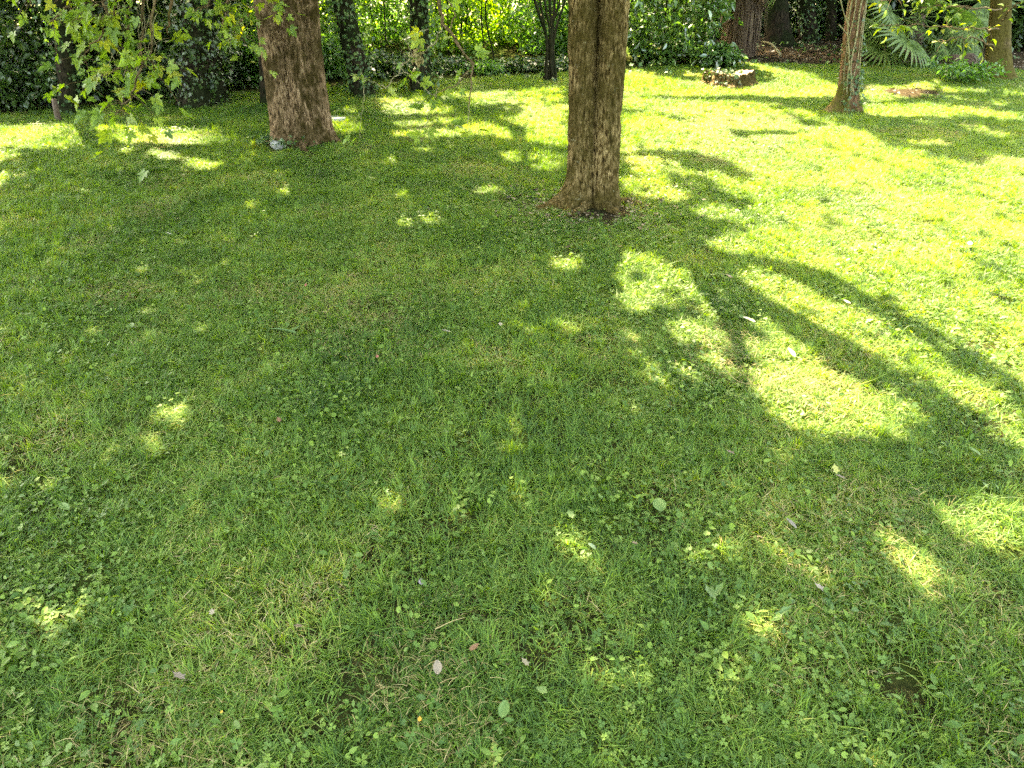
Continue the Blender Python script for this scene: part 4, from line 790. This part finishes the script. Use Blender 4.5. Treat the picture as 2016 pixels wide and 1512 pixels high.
# pale disc
DP = ground(660, 237); ring = []
for r, z in ((.0, .016), (.085, .018), (.098, .02), (.104, .014), (.106, -.01)): ring.append((r, z))
th = np.linspace(0, 2*np.pi, 40, endpoint=False); V = np.concatenate([np.stack([r*np.cos(th), r*np.sin(th), np.full(40, z)], -1) for r, z in ring]); i = np.arange(4)[:, None]*40; j = np.arange(40)[None]; j2 = (j+1) % 40
thing('lawn_cover_disc', 'round pale grey disc lying flat on the grass right of the pinkish tree', 'disc', DP+np.array([0, 0, .012]), me=mesh_np('lawn_cover_disc', V, np.stack([i+j, i+40+j, i+40+j2, i+j2], -1).reshape(-1, 4), M['disc'], smooth=True))
# grey stone
def stone(r, seed, flat=.8):
    nz, ns = 12, 18; V = []
    for k in range(nz+1):
        p = math.pi*k/nz
        for s in range(ns):
            t = 2*math.pi*s/ns; d = np.array([math.sin(p)*math.cos(t), math.sin(p)*math.sin(t), math.cos(p)]); q = float(vnoise(d[0]*1.7+seed, d[1]*1.7, d[2]*1.7)); v = d*r*(.75+.5*q); v = np.round(v/(r*.28))*(r*.28)*.35+v*.65; v[2] *= flat; V.append(v)
    i = np.arange(nz)[:, None]*ns; j = np.arange(ns)[None]; j2 = (j+1) % ns
    return mesh_np('stone', np.array(V), np.stack([i+j, i+ns+j, i+ns+j2, i+j2], -1).reshape(-1, 4), M['stone'])
thing('stone', 'small grey angular stone at the left foot of the pinkish tree', 'stone', ground(546, 293)+np.array([0, 0, .03]), me=stone(.055, 4))
a = Acc(); n = 130; th = rad(-125)+R.normal(size=n)*rad(32); r = rL*1.2+np.abs(R.normal(size=n))*.08; leaves(a, np.stack([r*np.cos(th)-.03, r*np.sin(th), np.abs(R.normal(size=n))*.03+.01], -1), rdir(n), rdir(n, 2), .035*R.uniform(.6, 1.3, n), T_IVY); link('ivy', a.mesh('ivy', M['ivy']), tl, kind='stuff')
# wooden post at the left
pb = ground(116, 240); pp = pt(106, 194, pb[1])-pb; V, Q = tube(np.array([[0, 0, -.05], pp*.5, pp*.98, pp]), [.03, .028, .026, .012], 10); a = Acc(); a.add(V, Q); thing('wooden_post', 'short brown wooden post at the edge of the left thicket', 'post', pb, me=a.mesh('wooden_post', M['post'], True))
# fallen branch by the palm
P = np.array([pt(1500, 82, 13.3), pt(1520, 88, 13.1), pt(1538, 104, 12.9)]); P[-1, 2] = gh(P[-1, 0], P[-1, 1])+.02; V, Q = tube(smooth_path(P, 12)-P[-1], np.linspace(.014, .022, 12), 7); a = Acc(); a.add(V, Q); thing('fallen_branch', 'pale bare branch leaning on the dark wood floor right of the shaggy palm', 'branch', P[-1], me=a.mesh('fallen_branch', M['twig_pale'], True))
# single leaves, flowers and blades lying on the lawn
def flat_leaf(name, label, cat, px, py, lpx, wpx, ang, col, tpl='oval', lift=.035, group=None, curl=.4):
    G = ground(px, py); dpt = math.hypot(G[1], CAMZ-G[2]); L = lpx/1517*dpt; W = wpx/1517*dpt
    if tpl == 'oval': pts = [(0, 0), (.35, .15), (.5, .4), (.42, .7), (.15, .95), (0, 1), (-.2, .93), (-.46, .66), (-.5, .35), (-.3, .1)]
    elif tpl == 'lobed': pts = [(0, 0), (.2, .2), (.5, .22), (.3, .42), (.48, .65), (.2, .7), (0, 1), (-.22, .72), (-.5, .62), (-.28, .42), (-.45, .18), (-.18, .2)]
    else: pts = [(0, 0), (.5, .3), (.4, .6), (0, 1), (-.4, .6), (-.5, .3)]
    V = [[0, (.5)*L, lift]]+[[x*W, y*L, lift+curl*.25*L*(abs(x)*1.1+.5*(y-.5)**2)+.02*L*R.normal()] for x, y in pts]; n = len(pts)
    Fs = np.array([[0, i+1, (i+1) % n+1] for i in range(n)]); col = tuple(c*.62 for c in col); mat = leafmat(name+'_mat', [(0, tuple(c*.75 for c in col)), (1, col)], .2, (1, 1, .9), .6)
    V = np.array(V); V[:, 1] -= L/2; o = thing(name, label, cat, G, group, mesh_np(name, V, Fs, mat, np.tile([R.rand(), .5, .5, 1], (len(V), 1)))); o.rotation_euler = (rad(R.uniform(5, 22)), rad(R.uniform(-12, 12)), rad(ang)); return o
DL = 'dead leaves lying on the lawn'
for px, py, l, w, an, col, tp, lb in [
    (867, 1325, 28, 17, 5, (.24, .19, .14), 'oval', 'pale grey brown oval leaf lying near the bottom centre'),
    (1030, 1320, 22, 12, 40, (.33, .27, .17), 'lobed', 'curled tan leaf at the bottom centre right of the pale oval leaf'),
    (1600, 1173, 24, 20, 60, (.34, .27, .22), 'lobed', 'pinkish brown dead leaf in shade at the lower right'),
    (1645, 955, 26, 14, 80, (.15, .09, .07), 'lobed', 'dark brown leaf beside the yellow leaf at right'),
    (1640, 935, 26, 14, -5, (.42, .42, .12), 'lobed', 'yellow lobed leaf standing among grass at right'),
    (1548, 1045, 28, 10, 30, (.22, .19, .16), 'oval', 'slim grey brown leaf strip lying right of centre'),
    (422, 1222, 18, 12, 20, (.33, .27, .20), 'lobed', 'small tan leaf in the lower left grass'),
    (350, 1350, 30, 16, 70, (.24, .19, .15), 'lobed', 'brown curled leaf near the bottom left'),
    (935, 1290, 22, 10, -50, (.20, .10, .05), 'oval', 'rusty leaf scrap above the pale oval leaf'),
    (552, 838, 16, 10, 30, (.25, .12, .07), 'lobed', 'small rust red leaf left of centre'),
    (875, 665, 18, 9, 80, (.36, .30, .25), 'oval', 'pale leaf scrap on bare soil in the middle of the lawn'),
    (985, 650, 14, 9, 10, (.34, .29, .22), 'lobed', 'tiny pale leaf below the twin stem tree'),
    (745, 715, 10, 6, 0, (.30, .08, .08), 'oval', 'tiny red petal in the shaded grass left of centre'),
    (605, 572, 10, 6, 0, (.32, .09, .08), 'oval', 'tiny red petal in the grass below the pinkish tree'),
    (828, 1160, 14, 10, 10, (.26, .22, .24), 'oval', 'small greyish leaf lower centre'),
    (1430, 905, 20, 10, 60, (.16, .11, .08), 'lobed', 'dark dead leaf on bare soil right of centre'),
    (585, 1255, 18, 12, 100, (.20, .14, .09), 'lobed', 'brown leaf in the lower left centre grass'),
    (330, 470, 12, 5, 85, (.55, .5, .42), 'oval', 'pale scrap in the far left shaded lawn'),
    (1905, 490, 20, 10, -35, (.62, .6, .5), 'oval', 'bright pale leaf in the sunny lawn at right'),
    (1660, 605, 16, 10, 70, (.55, .52, .42), 'oval', 'pale leaf in sun beside the upper limb shadow'),
    (1468, 640, 26, 8, 70, (.5, .46, .34), 'oval', 'pale twisted leaf at the top of the sunlit patch'),
    (1555, 705, 26, 8, 15, (.5, .5, .36), 'oval', 'pale upright leaf within the sunlit patch'),
    (1430, 555, 18, 12, 60, (.34, .22, .16), 'lobed', 'brown leaf at the fork of the tree shadow'),
    (1240, 1085, 14, 8, 90, (.22, .15, .09), 'lobed', 'small brown leaf under the right centre grass'),
    (1155, 1092, 18, 12, 60, (.13, .19, .12), 'oval', 'bluish green leaf lying at the lower centre')]:
    flat_leaf('fallen_leaf', lb, 'leaf', px, py, l, w, an, col, tp, group=DL)
flat_leaf('flower_petal', 'tiny orange yellow petal at the bottom centre', 'petal', 827, 1428, 9, 7, 0, (.55, .27, .02))
flat_leaf('flower_petal', 'tiny yellow petal near the left of the bottom edge', 'petal', 442, 1420, 7, 5, 0, (.5, .33, .04))
GG = 'broad weed leaves in the lawn'
for px, py, l, w, an, tp, lb in [(1390, 1185, 42, 20, 20, 'lobed', 'bright upright dandelion leaf at the lower right of centre'), (1420, 1180, 40, 16, -40, 'lobed', 'dandelion leaf leaning right beside the upright one'), (1540, 1220, 48, 14, -60, 'lobed', 'long jagged dandelion leaf pointing right'),
    (685, 1150, 30, 16, 10, 'lobed', 'upright dandelion leaf in the lower left centre'), (1298, 1010, 34, 26, 5, 'oval', 'broad pale plantain leaf right of centre'), (560, 668, 60, 8, 82, 'oval', 'flat bright green broad blade lying in shade left of centre'), (585, 664, 30, 8, -50, 'oval', 'short blade crossing the flat bright green one'),
    (990, 1415, 36, 20, -10, 'oval', 'broad pointed leaf at the bottom centre'), (1060, 1382, 24, 18, 70, 'tri', 'triangular leaf above the bottom edge right of centre'), (1085, 1120, 0.1, .1, 0, 'oval', None), (1118, 1030, 26, 16, 20, 'lobed', 'pale notched leaf just below centre'), (265, 655, 20, 12, 30, 'oval', 'light green leaf in the left lawn'),
    (130, 1015, 30, 14, 60, 'oval', 'green leaf at the left edge of the lawn'), (1905, 905, 26, 12, 40, 'oval', 'light leaf in the lawn near the right edge'), (1640, 1290, 60, 8, 12, 'oval', 'long upright grass blade near the lower right')]:
    if lb: flat_leaf('weed_leaf', lb, 'leaf', px, py, l, w, an, (.10, .18, .04), tp, .04, GG, curl=.7)
def strand(lb, pxs, col, r=.0016, lift=.045):
    P = []
    for x, y in pxs: G = ground(x, y); G[2] += lift; P.append(G)
    P = smooth_path(P, 14); o0 = P[0].copy(); V, Q = tube(P-o0, np.linspace(r, r*.5, 14), 5); V[:, 2] += 0; a = Acc(); A = np.ones((len(V), 4))*.5; A[:, 0] = col; a.add(V, Q, A)
    thing('long_stalk', lb, 'stalk', o0, 'long stalks lying across the lawn', a.mesh('long_stalk', M['grass'] if col < .8 else M['thatch']))
strand('pale stalk slanting in shade below the sunlit patch', [(1570, 870), (1640, 900), (1720, 935)], .6)
strand('long straight stalk slanting at lower right', [(1480, 1085), (1530, 1125), (1600, 1185)], .4)
strand('pale curved stalk low right of centre', [(1390, 1350), (1410, 1400), (1420, 1440)], .7)
strand('brown stalk in the bottom centre litter', [(858, 1265), (890, 1250), (915, 1242)], .95)
strand('bright stalk crossing the sunlit patch', [(1680, 780), (1720, 765), (1760, 745)], .7)
strand('two toned stalk in the upper right of the sunlit patch', [(1420, 740), (1450, 770), (1490, 778)], .9)
strand('long fine blade in the shade at the centre', [(1130, 700), (1170, 712), (1230, 720)], .6)
strand('long dark blade bending at centre right', [(1250, 1045), (1310, 1040), (1365, 1060)], .3)
strand('straight blade lying at lower centre', [(730, 1270), (790, 1262), (850, 1280)], .5)
strand('fine pale blade in the lower left', [(140, 1330), (185, 1310), (235, 1300)], .6)
strand('long blade pointing up right at the right edge', [(1880, 1240), (1920, 1200), (1970, 1190)], .5)

# ------------------------------------------------------------ limbs of the middle tree: their shadows fork across the lawn
def limb_from_shadow(root, fork, pxs, hs, r0, r1, name='limb'):
    P = [np.asarray(fork)]
    for (x, y), h in zip(pxs, hs):
        G = ground(x, y); P.append(G+S*(h/S[2]))
    P = smooth_path(P, 9*len(P)); V, Q = tube(P-np.array(root.location), np.linspace(r0, r1, len(P)), 14); a = Acc(); A = np.zeros((len(V), 4)); A[:, 3] = 1; a.add(V, Q, A); link(name, a.mesh(name, M['bark_olive'], True), root); return P
topMw = TREE_M+topM
FK = ground(1385, 505)+S*(2.25/S[2])
lp = smooth_path([topMw+np.array([0, 0, -.02]), topMw+np.array([0, 0, .2]), FK], 14)
V, Q = tube(lp-TREE_M, np.linspace(rM*.95, .12, 14), 24); a = Acc(); A = np.zeros((len(V), 4)); A[:, 3] = 1; a.add(V, Q, A); link('limb', a.mesh('limb', M['bark_olive'], True), tm)
L1 = limb_from_shadow(tm, FK, [(1450, 512), (1560, 528), (1640, 552), (1700, 590), (1830, 655), (2016, 762)], [2.6, 3.0, 3.3, 3.6, 4.1, 4.9], .045, .018)
L2 = limb_from_shadow(tm, FK, [(1430, 565), (1530, 615), (1650, 680), (1750, 742), (1850, 815), (1950, 890), (2030, 960)], [2.6, 3.0, 3.5, 3.9, 4.4, 4.9, 5.4], .078, .045)
L3 = limb_from_shadow(tm, FK, [(1385, 560), (1440, 640), (1462, 720)], [2.6, 3.0, 3.4], .06, .03)
# main stems upward for the other big trees
def upward(root, top, r, vec, mat):
    P = smooth_path([top-np.array([0, 0, .02]), top+np.array(vec)*.35, top+np.array(vec)], 16); V, Q = tube(P-np.array(root.location), np.linspace(r, r*.25, 16), 16); a = Acc(); A = np.zeros((len(V), 4)); A[:, 3] = 1; a.add(V, Q, A); link('limb', a.mesh('limb', mat, True), root)
upward(tl, TREE_L+topL+np.array([-.14, 0, 0]), .15, (-1.0, .6, 4.5), M['bark_pink']); upward(tl, TREE_L+topL+np.array([.05, -.05, 0]), .14, (-.1, -.5, 4.8), M['bark_pink']); upward(tl, TREE_L+topL+np.array([.15, .05, 0]), .12, (1.0, 1.0, 4.4), M['bark_pink'])
upward(t3, TREE_3+top3, r3*.86, (.5, .3, 3.6), M['bark_red']); upward(t4, TREE_4+top4, r4*.85, (.3, .3, 4.5), M['bark_moss'])
for c in CROWN_T[4:]: upward(c['root'], c['fork'], .08, (R.normal()*.6, R.normal()*.5, 4), M['bark_dark'])

# ------------------------------------------------------------ canopy: unseen leaves placed and cut to throw the lawn's shade, shared among trees
def canopy():
    roots = np.array([c['fork'][:2] for c in CROWN_T])
    def grow(G, hmin, hmax, per, spread, size):
        n = len(G); h = R.uniform(hmin, hmax, n); P = G+S*(h/S[2])[:, None]
        ax = rdir(n); Pl = np.repeat(P, per, 0)+R.normal(size=(n*per, 3))*spread+np.repeat(ax, per, 0)*R.uniform(-1, 1, (n*per, 1))*spread
        D = unit(rdir(n*per)+np.array([0, 0, -.4])); N_ = unit(rdir(n*per)*.7+S*1.1); t = R.rand(n*per); sz = size*R.uniform(.7, 1.3, n*per)
        jit = np.concatenate([R.normal(size=(len(Pl), 2))*.015, np.zeros((len(Pl), 1))], 1)*(1+1.5*(R.rand(len(Pl), 1) < .2)); Ctr = Pl+D*sz[:, None]*.5; Gp = shadow_pt(Ctr)+jit; stray = R.rand(len(Pl)) < .006; k = ~((np.abs(Gp[:, 0]-2.5) < 1.5) & (np.abs(Gp[:, 1]-10.9) < 1.6)) & ((~is_lit(Gp) & ~is_lit(shadow_pt(Pl)+jit) & ~is_lit(shadow_pt(Pl+D*sz[:, None])+jit)) | stray) & (Pl[:, 2] > 2.6+.03*Pl[:, 1])  # leaves above the laurel are left out so sun falls on it
        Pl, D, N_, t, sz = Pl[k], D[k], N_[k], t[k], sz[k]
        dd = np.linalg.norm(Pl[:, None, :2]-roots[None]+R.normal(size=(1, 1, 2))*0, axis=2)/np.array([c['w'] for c in CROWN_T])[None]; w = dd.argmin(1)
        for i, c in enumerate(CROWN_T):
            m = w == i
            if m.any(): leaves(c['acc'], Pl[m]-np.array(c['root'].location), D[m], N_[m], sz[m], T_DIA, t[m]); c['P'].append(Pl[m][::41])
    # over the lawn
    n = 23000; y = R.uniform(-2.5, 12.5, n); x = R.uniform(-9, 9, n); k = (x < 5.5+.4*y) & (x > -4-.55*y); x, y = x[k], y[k]
    den = fbm(x*.8+13, y*.8+5, o=2); k = R.rand(len(x)) < (.75+.6*den)*np.where(x < -1.2, .72, 1); x, y = x[k], y[k]; G = np.stack([x, y, SL*y], -1)
    grow(G, 3.6, 7.0, 11, .17, .15)
    # over the woods left and right, to darken them (middle left open for sun)
    n = 8500; y = R.uniform(8.5, 19, n); x = R.uniform(-12, 13, n); k = (y > edge_y(x)-.2) & ((x < -2.6-.12*(y-10)) | (x > 3.2+.0*y)); x, y = x[k], y[k]
    G = np.stack([x, y, plane_z(y)], -1); grow(G, 4.2, 9, 10, .22, .20)
    for c in CROWN_T:
        r = c['root']; loc = np.array(r.location)
        if not c['acc'].V: continue
        link('shade_crown', c['acc'].mesh('shade_crown', M['shade_crown']), r, kind='stuff')  # unseen leaf mass, shaped for the shade it casts
        P = np.concatenate(c['P']); 
        for q in P[R.permutation(len(P))[:9]]:
            f = c['fork']+np.array([0, 0, R.uniform(.2, 1.6)]); path = smooth_path([f, f*.6+q*.4+np.array([0, 0, .4]), q], 12)
            Gs = is_lit(shadow_pt(path))
            if Gs.mean() > .0: continue
            V, Q = tube(path-loc, np.linspace(.045, .012, 12), 7); a = Acc(); A = np.zeros((len(V), 4)); A[:, 3] = 1; a.add(V, Q, A); link('limb', a.mesh('limb', M['bark_dark'], True), r)
canopy()
